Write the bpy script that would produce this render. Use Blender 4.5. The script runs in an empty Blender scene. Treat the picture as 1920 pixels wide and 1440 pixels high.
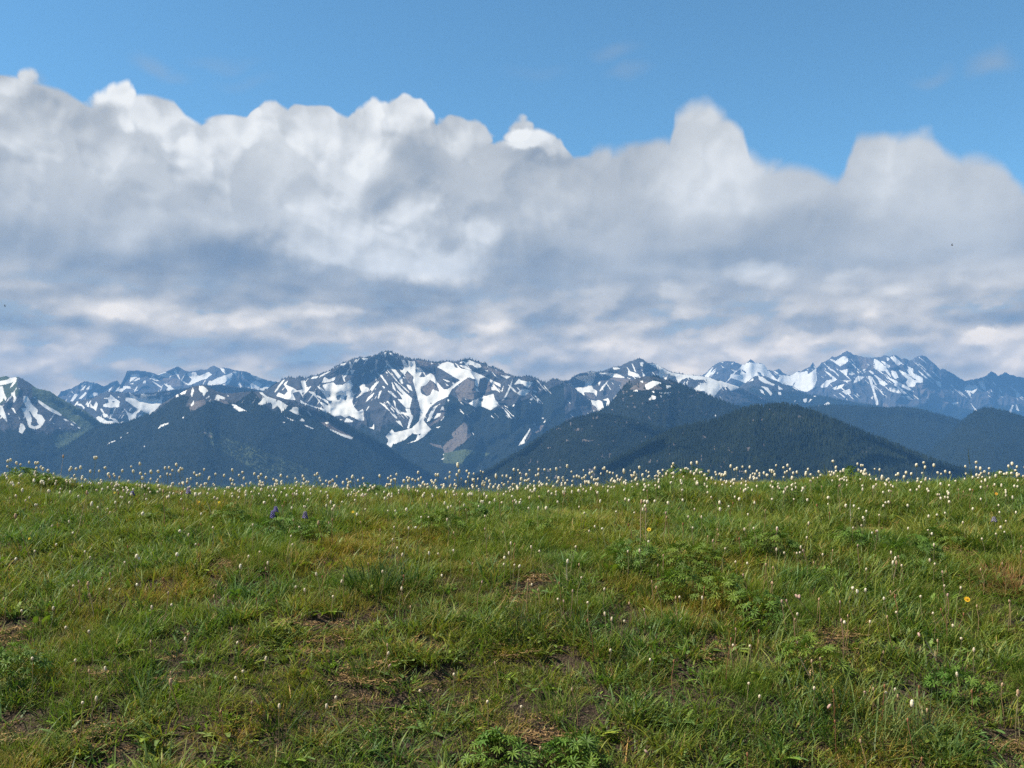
import bpy, math, random
import numpy as np
from mathutils import Vector, Matrix, Euler

random.seed(11)
rng = np.random.default_rng(11)
S = bpy.context.scene
COL = S.collection
PI = math.pi

# ------------------------------------------------------------------ camera
FPX = 1663.0            # focal length in pixels of the 1920 px wide photograph
PITCH = math.radians(2.75)
CAMZ = 1.5
cam_d = bpy.data.cameras.new('camera')
cam_d.sensor_width = 36.0
cam_d.lens = 36.0 * FPX / 1920.0
cam_d.clip_start = 0.05
cam_d.clip_end = 90000.0
cam = bpy.data.objects.new('camera', cam_d)
cam.location = (0, 0, CAMZ)
cam.rotation_euler = (PI / 2 + PITCH, 0, 0)
COL.objects.link(cam)
S.camera = cam

# ------------------------------------------------------------------ light and exposure
SUN_EL = math.radians(53)
SUN_AZ = math.radians(-98)       # measured from the view direction (+Y), negative = to the left
S.view_settings.view_transform = 'Standard'
S.view_settings.look = 'None'
S.view_settings.exposure = 0.70
S.view_settings.gamma = 1.0
S.view_settings.use_curve_mapping = False
sdir = Vector((math.sin(SUN_AZ) * math.cos(SUN_EL), math.cos(SUN_AZ) * math.cos(SUN_EL), math.sin(SUN_EL)))
sun_d = bpy.data.lights.new('sun', 'SUN')
sun_d.energy = 5.0
sun_d.angle = math.radians(0.5)
sun_d.color = (1.0, 0.93, 0.80)
sun = bpy.data.objects.new('sun', sun_d)
sun.rotation_euler = (-sdir).to_track_quat('-Z', 'Y').to_euler()
sun.location = (0, 0, 50)
COL.objects.link(sun)
cy = S.cycles
cy.max_bounces = 5
cy.diffuse_bounces = 3
cy.glossy_bounces = 2
cy.transmission_bounces = 3
cy.transparent_max_bounces = 6
cy.volume_bounces = 1
cy.sample_clamp_indirect = 4.0
cy.use_denoising = False

CP, SP = math.cos(PITCH), math.sin(PITCH)
def ray(px, py):
    """unit-depth direction (dy = 1) for a point of the photograph"""
    a = (np.asarray(px, float) - 960) / FPX
    b = (720 - np.asarray(py, float)) / FPX
    dy = CP - b * SP
    dz = SP + b * CP
    return a / dy, dz / dy
def at(px, py, Y):
    dx, dz = ray(px, py)
    return dx * Y, Y + 0 * dx, CAMZ + dz * Y
def azel(px, py):
    dx, dz = ray(px, py)
    return math.degrees(math.atan2(dx, 1)), math.degrees(math.atan2(dz, math.hypot(dx, 1)))

# ------------------------------------------------------------------ node helper
class NT:
    def __init__(s, tree):
        s.t = tree
        s.n = tree.nodes
        s.l = tree.links
    def node(s, typ, ins=None, **kw):
        nd = s.n.new(typ)
        for k, v in kw.items():
            setattr(nd, k, v)
        if ins:
            for k, v in ins.items():
                s.put(nd.inputs[k], v)
        return nd
    def put(s, sock, v):
        if isinstance(v, bpy.types.NodeSocket):
            s.l.new(v, sock)
        else:
            if sock.type == 'RGBA' and hasattr(v, '__len__') and len(v) == 3:
                v = (*v, 1.0)
            sock.default_value = v
    def m(s, op, a, b=0.0, c=None, clamp=False):
        nd = s.node('ShaderNodeMath', operation=op, use_clamp=clamp)
        s.put(nd.inputs[0], a)
        s.put(nd.inputs[1], b)
        if c is not None:
            s.put(nd.inputs[2], c)
        return nd.outputs[0]
    def vm(s, op, a, b=(0, 0, 0), scale=None):
        nd = s.node('ShaderNodeVectorMath', operation=op)
        s.put(nd.inputs[0], a)
        s.put(nd.inputs[1], b)
        if scale is not None:
            s.put(nd.inputs['Scale'], scale)
        return nd.outputs['Value'] if op in ('LENGTH', 'DOT_PRODUCT', 'DISTANCE') else nd.outputs[0]
    def mixf(s, f, a, b):
        nd = s.node('ShaderNodeMix', data_type='FLOAT')
        s.put(nd.inputs[0], f); s.put(nd.inputs[2], a); s.put(nd.inputs[3], b)
        return nd.outputs[0]
    def mixc(s, f, a, b, mode='MIX'):
        nd = s.node('ShaderNodeMix', data_type='RGBA', blend_type=mode)
        s.put(nd.inputs[0], f); s.put(nd.inputs[6], a); s.put(nd.inputs[7], b)
        return nd.outputs[2]
    def noise(s, vec, scale, detail=4, rough=0.55, out='Factor', **kw):
        nd = s.node('ShaderNodeTexNoise', **kw)
        s.put(nd.inputs['Vector'], vec)
        nd.inputs['Scale'].default_value = scale
        nd.inputs['Detail'].default_value = detail
        nd.inputs['Roughness'].default_value = rough
        return nd.outputs[0] if out == 'Factor' else nd.outputs[1]
    def rng(s, v, a, b, c=0.0, d=1.0, kind='LINEAR'):
        nd = s.node('ShaderNodeMapRange', interpolation_type=kind, clamp=(kind == 'LINEAR'))
        s.put(nd.inputs[0], v)
        for i, q in enumerate((a, b, c, d)):
            s.put(nd.inputs[1 + i], q)
        return nd.outputs[0]
    def ramp(s, f, stops, interp='LINEAR'):
        nd = s.node('ShaderNodeValToRGB')
        s.put(nd.inputs[0], f)
        cr = nd.color_ramp
        cr.interpolation = interp
        while len(cr.elements) < len(stops):
            cr.elements.new(0.5)
        for e, (p, c) in zip(cr.elements, stops):
            e.position = p
            e.color = (*c, 1.0)
        return nd.outputs[0]

def srgb(r, g, b):
    f = lambda c: (c / 255 / 12.92) if c <= 10 else ((c / 255 + 0.055) / 1.055) ** 2.4
    return (f(r), f(g), f(b))

# ------------------------------------------------------------------ the sky with its clouds (world)
world = bpy.data.worlds.new('World')
S.world = world
world.use_nodes = True
W = NT(world.node_tree)
W.n.clear()
SKYS = 0.1
geo = W.node('ShaderNodeTexCoord').outputs['Generated']
sep = W.node('ShaderNodeSeparateXYZ', {0: geo})
dx_, dy_, dz_ = sep.outputs
AZ = W.m('MULTIPLY', W.m('ARCTAN2', dx_, dy_), 180 / PI)
EL = W.m('MULTIPLY', W.m('ARCSINE', dz_), 180 / PI)
P0 = W.node('ShaderNodeCombineXYZ', {0: AZ, 1: EL}).outputs[0]
def centred(col, amp):
    v = W.vm('SUBTRACT', col, (0.5, 0.5, 0.5))
    return W.vm('SCALE', v, scale=amp)
G2 = W.vm('SCALE', P0, scale=PI / 180)
def n2(vec, scale, detail=4, rough=0.55, out='Factor'):
    return W.noise(vec, scale, detail, rough, out, noise_dimensions='2D')
nmid = n2(G2, 8.0, 3, 0.5, 'Color')
nfin = n2(G2, 40.0, 4, 0.60, 'Color')
warpd = W.vm('ADD', W.vm('ADD', G2, centred(nmid, 0.035)), centred(nfin, 0.004))
def lobes(off=(0, 0, 0)):
    # rounded lobes of two or three sizes, like the head of a cauliflower
    nd = W.node('ShaderNodeTexVoronoi', {'Vector': W.vm('ADD', warpd, off), 'Scale': 15.0, 'Detail': 2.0, 'Roughness': 0.34, 'Lacunarity': 2.3},
                feature='SMOOTH_F1', voronoi_dimensions='2D')
    nd.inputs['Smoothness'].default_value = 0.30
    d = nd.outputs['Distance']
    return W.m('MINIMUM', W.m('MULTIPLY', d, d), 0.50)
lob = lobes()
billow = W.m('SUBTRACT', 0.30, lob)
PA = W.vm('ADD', P0, centred(nmid, 2.2))                      # warped position, crisp billows
PA = W.vm('ADD', PA, centred(nfin, 0.9))
PB = W.vm('ADD', P0, centred(nmid, 3.2))
sepA = W.node('ShaderNodeSeparateXYZ', {0: PA}).outputs
# skyline of the cloud bank: elevation of its top against azimuth
TOP = [(-400,150),(-200,120),(-100,150),(0,135),(40,140),(70,152),(120,165),(165,192),(195,197),(205,180),(240,168),(290,172),(330,185),(350,210),
       (380,228),(395,238),(430,237),(470,226),(478,200),(498,182),(520,182),(535,198),(580,195),(620,200),(650,215),(685,215),
       (700,202),(730,195),(765,185),(792,190),(808,212),(820,234),(850,238),(890,246),(930,264),(965,250),(985,235),(1012,236),
       (1045,250),(1058,280),(1070,298),(1090,294),(1140,280),(1190,270),(1230,266),(1258,255),(1264,222),(1292,200),(1330,197),
       (1362,215),(1390,245),(1402,290),(1430,312),(1480,304),(1520,310),(1560,330),(1578,332),(1592,296),(1606,266),(1640,262),(1690,250),
       (1720,242),(1750,252),(1775,280),(1800,290),(1840,300),(1880,320),(1920,350),(2000,330),(2100,250),(2300,280)]
fc = W.node('ShaderNodeFloatCurve')
c = fc.mapping.curves[0]
pts = []
for (px, py) in TOP:
    a, e = azel(px, py)
    pts.append(((a + 45) / 90, e / 40))
pts = [(0.0, pts[0][1])] + pts + [(1.0, pts[-1][1])]
while len(c.points) < len(pts):
    c.points.new(0.5, 0.5)
for p, q in zip(c.points, pts):
    p.location = q
    p.handle_type = 'VECTOR'
fc.mapping.update()
azw = W.m('ADD', AZ, W.m('MULTIPLY', W.m('SUBTRACT', sepA[0], AZ), 0.18))
W.put(fc.inputs['Value'], W.rng(azw, -45, 45))
topc = W.m('MULTIPLY', fc.outputs[0], 40.0)
topn = W.m('MULTIPLY_ADD', W.noise(geo, 2.2, 2, 0.5), 34.0, -3.0)
edge = W.rng(W.m('ABSOLUTE', AZ), 36, 44, 0, 1, 'SMOOTHSTEP')
top = W.mixf(edge, topc, topn)
softw = W.rng(AZ, 3.0, 7.0, 0.32, 0.95, 'SMOOTHSTEP')             # the right-hand clouds have softer rims
over = W.m('SUBTRACT', W.m('ADD', top, 0.35), EL)
over = W.m('ADD', over, W.m('MULTIPLY', billow, W.rng(AZ, 3, 7, 2.1, 1.3)))
over = W.m('ADD', over, W.m('MULTIPLY', W.m('SUBTRACT', sepA[1], EL), 0.15))
ALPHA = W.m('DIVIDE', W.m('ADD', over, W.m('MULTIPLY', softw, 0.1)), softw)
ALPHA = W.rng(ALPHA, 0, 1, 0, 1, 'SMOOTHSTEP')
# brightness of the bank
L = W.rng(EL, 3, 20, 0.50, 0.66)
def blob(P, px, py, rx, ry, rot, val, op, soft, scal=0.0):
    """rx, ry in photograph pixels; val = brightness; soft = share of the radius that fades"""
    global L
    if scal and py > 270: soft = max(soft, .95)
    a0, e0 = azel(px, py)
    a1, e1 = azel(px + rx, py)
    a2, e2 = azel(px, py - ry)
    mp = W.node('ShaderNodeMapping', {'Vector': P}, vector_type='TEXTURE')
    mp.inputs['Location'].default_value = (a0, e0, 0)
    mp.inputs['Rotation'].default_value = (0, 0, math.radians(rot))
    mp.inputs['Scale'].default_value = (max(a1 - a0, .1), max(e2 - e0, .1), 1)
    r = W.vm('LENGTH', mp.outputs[0])
    if scal:
        r = W.m('MULTIPLY_ADD', billow, -scal, r)
    k = W.rng(r, 1 + soft * .5, 1 - soft * .5, 0, op, 'SMOOTHSTEP')
    L = W.mixf(k, L, val)
#        px   py   rx   ry  rot  val   op   soft
SOFT = [(120, 330, 260, 150, 0, .70, .85, 1.2), (330, 400, 150, 90, 0, .72, .7, 1.2), (40, 260, 60, 110, 10, .76, .6, 1.2),
        (860, 300, 170, 70, -12, .60, .9, 1.1), (990, 350, 160, 80, -20, .68, .7, 1.2), (1080, 440, 170, 70, -15, .68, .7, 1.2),
        (1180, 360, 120, 110, 0, .60, .8, 1.2), (1325, 300, 85, 130, 15, .80, .9, 1.3), (1365, 370, 100, 85, 0, .93, .9, 1.4),
        (1480, 335, 90, 45, 0, .72, .8, 1.2), (1480, 445, 260, 55, 0, .50, .95, 1.2), (1710, 330, 110, 90, -30, .84, .9, 1.2), (1750, 400, 130, 90, 0, .72, .8, 1.4),
        (1860, 400, 110, 100, 0, .68, .8, 1.2), (1700, 480, 90, 70, 0, .62, .8, 1.2),
        (200, 520, 300, 60, 0, .44, .9, 1.3), (430, 495, 150, 55, 0, .20, .95, 1.3), (700, 565, 360, 46, 0, .30, .95, 1.2), (1000, 510, 150, 60, 0, .42, .8, 1.3),
        (100, 615, 200, 40, -4, .30, .9, 1.3), (400, 645, 280, 26, -4, .22, .95, 1.2), (1380, 490, 160, 28, 0, .36, .8, 1.2), (1300, 560, 160, 30, 0, .36, .7, 1.2),
        (30, 500, 120, 60, 0, .42, .7, 1.2), (1130, 590, 200, 30, 0, .42, .6, 1.2), (1600, 620, 250, 25, 0, .44, .7, 1.2), (1850, 590, 100, 14, 0, .34, .8, 1.0)]
for q in SOFT:
    blob(PB, *q)
CRISP = [(255, 205, 75, 40, -20, .93, .95, .5), (345, 250, 60, 62, -35, .93, .9, .6), (345, 275, 28, 16, 0, 1.0, .8, .6),
         (20, 150, 40, 22, 0, .85, .7, .6), (640, 300, 190, 105, 0, .84, .95, .7), (700, 340, 120, 110, 0, .92, .8, .9), (510, 235, 48, 55, 0, .90, .9, .6),
         (600, 235, 80, 38, 0, .92, .9, .6), (735, 220, 60, 30, 0, .90, .9, .6), (765, 215, 58, 38, 0, .98, .9, .4), (430, 260, 55, 30, 0, .82, .8, .8),
         (550, 300, 80, 80, 0, .84, .8, 1.0), (600, 410, 105, 90, -20, .84, .9, .9), (700, 450, 100, 50, -30, .86, .9, .7), (800, 490, 110, 45, 0, .88, .9, .6),
         (890, 440, 42, 32, 20, .84, .9, .6), (650, 490, 60, 20, -20, .78, .7, .8), (1003, 262, 55, 30, 0, .98, .95, .4), (1030, 280, 36, 22, 0, .92, .9, .5),
         (860, 285, 55, 22, -10, .66, .8, .8), (270, 588, 120, 26, 0, .68, .7, 1.1), (430, 597, 120, 20, 0, .62, .6, 1.1), (600, 590, 90, 12, 0, .62, .7, .9),
         (90, 660, 120, 16, 0, .64, .8, .9), (760, 635, 90, 12, 0, .66, .7, .9), (1450, 520, 60, 26, 0, .74, .9, .7), (1600, 535, 60, 22, 10, .76, .9, .7),
         (1700, 555, 50, 20, 0, .68, .8, .7), (1100, 560, 60, 28, 0, .66, .8, .8), (1240, 555, 26, 22, 0, .68, .8, .6), (1300, 590, 40, 18, 0, .66, .8, .7),
         (1030, 665, 60, 18, 0, .72, .8, .7), (1400, 655, 40, 20, 0, .76, .8, .7), (1560, 640, 180, 10, 0, .68, .8, .8), (1830, 530, 60, 16, 0, .64, .8, .7),
         (1870, 620, 80, 17, 0, .88, .9, .5), (1890, 650, 60, 20, 0, .80, .8, .6), (1200, 630, 120, 14, 0, .62, .7, .8), (330, 690, 120, 14, 0, .62, .7, .8)]
for q in CRISP:
    blob(PA, *q, scal=.9 if q[1] < 480 and q[0] < 1100 else .5)
# the grey flank of the nearer cloud that passes before the white one
blob(PB, 775, 300, 50, 62, 30, .42, .85, 1.3)
blob(PB, 715, 360, 36, 30, 30, .32, .8, 1.3)
blob(PA, 842, 458, 30, 16, 20, .42, .7, 1.2)
blob(PA, 1000, 300, 55, 14, -20, .50, .8, 1.0)
# relief: brighter on the side of each billow that faces the sun (upper left)
def hgt(off):
    return n2(W.vm('ADD', G2, off), 9.0, 6, 0.55)
e1 = W.m('SUBTRACT', hgt((0, 0, 0)), hgt((-0.010, 0.016, 0)))
e2 = W.m('SUBTRACT', lobes((0.006, -0.010, 0)), lob)
kA = W.rng(AZ, 2.0, 6.0, 1.0, 0.40, 'SMOOTHSTEP')
kE = W.rng(EL, 8.0, 15.0, 0.15, 1.0)
e2 = W.m('MINIMUM', W.m('MAXIMUM', e2, -0.22), 0.22)
e2 = W.m('MULTIPLY', e2, W.m('MULTIPLY', kA, kE))
L = W.m('ADD', L, W.m('MULTIPLY', e1, W.mixf(W.rng(AZ, 3, 8), 0.42, 0.26)))
L = W.m('ADD', L, W.m('MULTIPLY', e2, 0.62))
L = W.m('ADD', L, W.m('MULTIPLY', W.m('SUBTRACT', n2(G2, 5.0, 5, 0.55), 0.5), 0.14))
# small ragged puffs in rows low over the mountains
pv = W.node('ShaderNodeCombineXYZ', {0: W.m('MULTIPLY', AZ, 0.24), 1: W.m('MULTIPLY', EL, 0.40)}).outputs[0]
pv = W.vm('ADD', pv, centred(nfin, 0.10))
def heap(off=(0, 0, 0)):
    nd = W.node('ShaderNodeTexVoronoi', {'Vector': W.vm('ADD', pv, off), 'Scale': 1.35, 'Detail': 1.0, 'Roughness': 0.4}, feature='SMOOTH_F1', voronoi_dimensions='2D')
    nd.inputs['Smoothness'].default_value = 0.8
    return nd.outputs['Distance']
hp = heap()
puff = W.m('SUBTRACT', n2(pv, 0.9, 4, 0.50), 0.5)
puff2 = W.m('SUBTRACT', heap((0.03, -0.10, 0)), hp)
pk = W.rng(EL, 11, 6.5)
L = W.m('ADD', L, W.m('MULTIPLY', W.m('ADD', W.m('MULTIPLY', W.m('ADD', puff, 0.10), 1.1), W.m('MULTIPLY', puff2, -0.9)), pk))
# cloud colour by brightness, from blue grey to cream white
CLOUD = W.ramp(L, [(0.0, srgb(112, 128, 148)), (0.28, srgb(140, 148, 158)), (0.46, srgb(163, 168, 173)), (0.62, srgb(186, 188, 189)),
                   (0.78, srgb(207, 208, 207)), (0.9, srgb(228, 228, 226)), (1.0, srgb(243, 242, 238))])
# small broken clouds low over the mountains let some blue through
sc = W.node('ShaderNodeCombineXYZ', {0: W.m('MULTIPLY', AZ, 0.22), 1: W.m('MULTIPLY', EL, 0.62)}).outputs[0]
lowm = n2(sc, 1.0, 4, 0.6)
lowk = W.m('MULTIPLY', W.rng(lowm, 0.50, 0.64, 0, 0.6, 'SMOOTHSTEP'), W.rng(EL, 10.5, 6.5, 0, 1, 'SMOOTHSTEP'))
lowk = W.m('MULTIPLY', lowk, W.rng(L, 0.66, 0.5, 0, 1, 'SMOOTHSTEP'))
CLOUD = W.mixc(lowk, CLOUD, srgb(146, 168, 190))
# clear sky
sky = W.node('ShaderNodeTexSky', sky_type='NISHITA')
sky.sun_disc = False
sky.sun_elevation = SUN_EL
sky.sun_rotation = SUN_AZ
sky.altitude = 1800
sky.air_density = 1.0
sky.dust_density = 0.3
sky.ozone_density = 1.5
blue = W.mixc(1.0, sky.outputs[0], (0.71, 1.10, 1.12), 'MULTIPLY')
# faint wisps above the bank
def wisp(px, py, rx, ry, op):
    a0, e0 = azel(px, py); a1, _ = azel(px + rx, py); _, e2 = azel(px, py - ry)
    mp = W.node('ShaderNodeMapping', {'Vector': PB}, vector_type='TEXTURE')
    mp.inputs['Location'].default_value = (a0, e0, 0)
    mp.inputs['Scale'].default_value = (a1 - a0, e2 - e0, 1)
    return W.rng(W.vm('LENGTH', mp.outputs[0]), 1.3, 0.1, 0, op, 'SMOOTHSTEP')
wk = None
for q in [(290, 128, 55, 26, .30), (330, 140, 50, 18, .2), (430, 118, 70, 16, .14), (470, 160, 60, 16, .10), (1145, 92, 55, 18, .22), (1175, 128, 50, 18, .2),
          (1740, 145, 60, 14, .22), (1870, 126, 50, 26, .42), (62, 124, 24, 16, .35), (1000, 120, 60, 18, .08)]:
    w = wisp(*q)
    wk = w if wk is None else W.m('MAXIMUM', wk, w)
wisps_far = W.m('MULTIPLY', W.rng(W.noise(geo, 3.0, 7, 0.6), 0.58, 0.8, 0, 0.5, 'SMOOTHSTEP'), W.rng(EL, 24, 36))
wk = W.m('MAXIMUM', wk, wisps_far)
S10 = 1.0 / SKYS
blue = W.mixc(wk, blue, tuple(v * S10 * .62 for v in srgb(168, 176, 184)))
warm = W.mixc(W.rng(EL, 10, 4), (1, 1, 1), (1.66, 1.34, .96))          # warm tint painted into the low clouds to offset the blue haze
CLOUD = W.mixc(1.0, CLOUD, warm, 'MULTIPLY')
cl10 = W.vm('SCALE', CLOUD, scale=S10 * .70)
gnd = tuple(v * S10 for v in srgb(95, 110, 120))
bgs = [W.node('ShaderNodeBackground', {'Color': q, 'Strength': SKYS}).outputs[0] for q in (blue, cl10, gnd)]
bg = W.node('ShaderNodeMixShader', {0: ALPHA, 1: bgs[0], 2: bgs[1]})
bg = W.node('ShaderNodeMixShader', {0: W.rng(EL, -2, -8), 1: bg.outputs[0], 2: bgs[2]})      # below the horizon: dull ground
wo = W.node('ShaderNodeOutputWorld', {'Surface': bg.outputs[0]})
world.cycles.sampling_method = 'MANUAL'
world.cycles.sample_map_resolution = 512

# ------------------------------------------------------------------ numpy noise
def _h(ix, iy, seed):
    n = (ix.astype(np.int64) * 374761393 + iy.astype(np.int64) * 668265263 + seed * 1442695041) & 0xffffffff
    n = ((n ^ (n >> 13)) * 1274126177) & 0xffffffff
    n = n ^ (n >> 16)
    return (n & 0xffff) / 65535.0
def vnoise(x, y, seed=0):
    ix = np.floor(x); iy = np.floor(y)
    fx = x - ix; fy = y - iy
    fx = fx * fx * fx * (fx * (fx * 6 - 15) + 10); fy = fy * fy * fy * (fy * (fy * 6 - 15) + 10)
    a = _h(ix, iy, seed); b = _h(ix + 1, iy, seed); c_ = _h(ix, iy + 1, seed); d = _h(ix + 1, iy + 1, seed)
    return (a * (1 - fx) + b * fx) * (1 - fy) + (c_ * (1 - fx) + d * fx) * fy
def fbm(x, y, seed=0, octs=5, gain=0.5):
    s = 0; a = 1; t = 0
    for o in range(octs):
        s = s + a * vnoise(x * 2 ** o + 17.3 * o, y * 2 ** o - 9.1 * o, seed + o); t += a; a *= gain
    return s / t
def ridged(x, y, seed=0, octs=5, gain=0.55):
    s = 0; a = 1; t = 0
    for o in range(octs):
        s = s + a * (1 - np.abs(2 * vnoise(x * 2 ** o + 31.7 * o, y * 2 ** o + 5.3 * o, seed + o) - 1)); t += a; a *= gain
    return s / t
def sstep(a, b, x):
    t = np.clip((x - a) / (b - a), 0, 1)
    return t * t * (3 - 2 * t)

# ------------------------------------------------------------------ mesh helpers
def link(name, me, mat=None, parent=None, kind=None, label=None, cat=None, group=None):
    o = bpy.data.objects.new(name, me)
    COL.objects.link(o)
    if mat is not None and me is not None and not me.materials:
        me.materials.append(mat)
    if parent is not None:
        o.parent = parent
    for k, v in (('kind', kind), ('label', label), ('category', cat), ('group', group)):
        if v:
            o[k] = v
    return o
def fast_mesh(name, V, F, smooth=False, attrs=None, mats=None):
    """V (n,3); F (m,k) with one k, or a list of such arrays"""
    Fs = F if isinstance(F, list) else [F]
    me = bpy.data.meshes.new(name)
    V = np.ascontiguousarray(V, np.float32)
    me.vertices.add(len(V)); me.vertices.foreach_set('co', V.ravel())
    loops = np.concatenate([f.ravel() for f in Fs]).astype(np.int32)
    cnt = np.concatenate([np.full(len(f), f.shape[1], np.int32) for f in Fs])
    me.loops.add(len(loops)); me.loops.foreach_set('vertex_index', loops)
    me.polygons.add(len(cnt))
    me.polygons.foreach_set('loop_start', np.concatenate([[0], np.cumsum(cnt)[:-1]]).astype(np.int32))
    if smooth:
        me.polygons.foreach_set('use_smooth', np.ones(len(cnt), bool))
    for k, v in (attrs or {}).items():
        v = np.asarray(v, np.float32)
        if v.ndim == 1:
            a = me.attributes.new(k, 'FLOAT', 'POINT'); a.data.foreach_set('value', v)
        else:
            if v.shape[1] == 3:
                v = np.concatenate([v, np.ones((len(v), 1), np.float32)], 1)
            a = me.attributes.new(k, 'FLOAT_COLOR', 'POINT'); a.data.foreach_set('color', v.ravel())
    me.update(calc_edges=True)
    return me
def grid_faces(nr, nc):
    i = np.arange(nr * nc).reshape(nr, nc)
    return np.stack([i[:-1, :-1].ravel(), i[1:, :-1].ravel(), i[1:, 1:].ravel(), i[:-1, 1:].ravel()], 1)
def new_mat(name):
    m = bpy.data.materials.new(name)
    m.use_nodes = True
    t = NT(m.node_tree)
    t.n.clear()
    return m, t
def finish(t, bsdf, vol=None):
    t.node('ShaderNodeOutputMaterial', {'Surface': bsdf})
def principled(t, col, rough=0.8, spec=0.3, **kw):
    nd = t.node('ShaderNodeBsdfPrincipled', {'Base Color': col, 'Roughness': rough, 'Specular IOR Level': spec})
    for k, v in kw.items():
        t.put(nd.inputs[k.replace('_', ' ')], v)
    return nd

# ------------------------------------------------------------------ mountain material
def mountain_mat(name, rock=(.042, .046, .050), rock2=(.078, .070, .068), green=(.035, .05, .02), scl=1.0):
    m, t = new_mat(name)
    pos = t.node('ShaderNodeNewGeometry').outputs['Position']
    km = t.vm('SCALE', pos, scale=0.001 * scl)
    A = lambda n: t.node('ShaderNodeAttribute', attribute_name=n).outputs['Fac']
    n1 = t.noise(km, 9.0, 8, 0.62)
    n2_ = t.noise(km, 40.0, 6, 0.65)
    r = t.ramp(n1, [(0.30, tuple(q * .6 for q in rock)), (0.5, rock), (0.68, rock2)])
    r = t.mixc(t.rng(n2_, .35, .7, 0, .5), r, tuple(q * 1.5 for q in rock2))
    scree = t.mixc(t.rng(n2_, .35, .65), (.115, .090, .076), (.18, .15, .125))
    fs = t.rng(t.m('ADD', A('forest'), t.m('MULTIPLY', t.m('SUBTRACT', n2_, .5), 1.1)), .42, .58)
    woods = t.mixc(t.rng(t.noise(km, 90.0, 4, .7), .35, .65), (.005, .008, .006), (.014, .019, .012))
    r = t.mixc(fs, r, woods)
    sc = t.rng(t.m('ADD', A('scree'), t.m('MULTIPLY', t.m('SUBTRACT', n2_, .5), .9)), .42, .6)
    r = t.mixc(sc, r, scree)
    gr = t.rng(t.m('ADD', A('grass'), t.m('MULTIPLY', t.m('SUBTRACT', n2_, .5), 1.2)), .4, .65)
    r = t.mixc(gr, r, t.mixc(n1, green, (.10, .12, .05)))
    n3 = t.noise(km, 45.0, 6, .68)
    sn = t.rng(t.m('ADD', A('snow'), t.m('MULTIPLY', t.m('SUBTRACT', n3, .5), .55)), .34, .46)
    snowc = t.mixc(t.rng(n1, .35, .7), (.66, .62, .54), (.76, .73, .66))
    r = t.mixc(sn, r, snowc)
    bmp = t.node('ShaderNodeBump', {'Height': t.m('ADD', n1, t.m('MULTIPLY', n2_, .4)), 'Strength': t.mixf(sn, 0.7, 0.08), 'Distance': 70.0})
    finish(t, principled(t, r, 0.9, 0.1, Normal=bmp.outputs[0]).outputs[0])
    return m
M_MTN = mountain_mat('mountain_rock')
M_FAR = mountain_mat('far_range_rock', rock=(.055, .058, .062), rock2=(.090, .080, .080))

def forest_mat():
    m, t = new_mat('conifer_foliage')
    pos = t.node('ShaderNodeNewGeometry').outputs['Position']
    n = t.noise(t.vm('SCALE', pos, scale=0.004), 1.0, 4, .6)
    a = t.node('ShaderNodeAttribute', attribute_name='tone').outputs['Fac']
    c1 = t.mixc(a, (.005, .009, .006), (.017, .024, .013))
    c = t.mixc(t.rng(n, .45, .7), c1, t.mixc(a, (.012, .017, .008), (.032, .040, .018)))
    finish(t, principled(t, c, 0.9, 0.05).outputs[0])
    return m
M_TREE = forest_mat()

# ------------------------------------------------------------------ traced patches (each list in the pixels of an enlarged view: origin x, y, scale)
T1 = (0, 680, 6.0); T2 = (240, 670, 6.0); T3 = (500, 650, 6.0); T4 = (740, 650, 6.0); T5 = (1020, 650, 6.0); T6 = (1280, 640, 6.0); T7 = (1540, 640, 5.053)
def tr(T, pts):
    return [(T[0] + x / T[2], T[1] + y / T[2]) for x, y in pts]
def inside(px, py, poly):
    x = px; y = py
    P = np.array(poly, float)
    sel = (x > P[:, 0].min()) & (x < P[:, 0].max()) & (y > P[:, 1].min()) & (y < P[:, 1].max())
    res = np.zeros(x.shape, bool)
    xs = x[sel]; ys = y[sel]
    if xs.size == 0:
        return res
    r = np.zeros(xs.shape, bool)
    j = len(P) - 1
    for i in range(len(P)):
        yi, yj = P[i, 1], P[j, 1]
        if yi != yj:
            cr = ((yi > ys) != (yj > ys)) & (xs < (P[j, 0] - P[i, 0]) * (ys - yi) / (yj - yi) + P[i, 0])
            r ^= cr
        j = i
    res[sel] = r
    return res
def mask_of(px, py, polys, holes=()):
    m = np.zeros(px.shape, bool)
    for p in polys:
        m |= inside(px, py, p)
    for p in holes:
        m &= ~inside(px, py, p)
    m = m.astype(float)
    k = m.copy()
    for ax in (0, 1):
        k = (np.roll(k, 1, ax) + 2 * k + np.roll(k, -1, ax)) / 4
    return .55 * m + .45 * k

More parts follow.
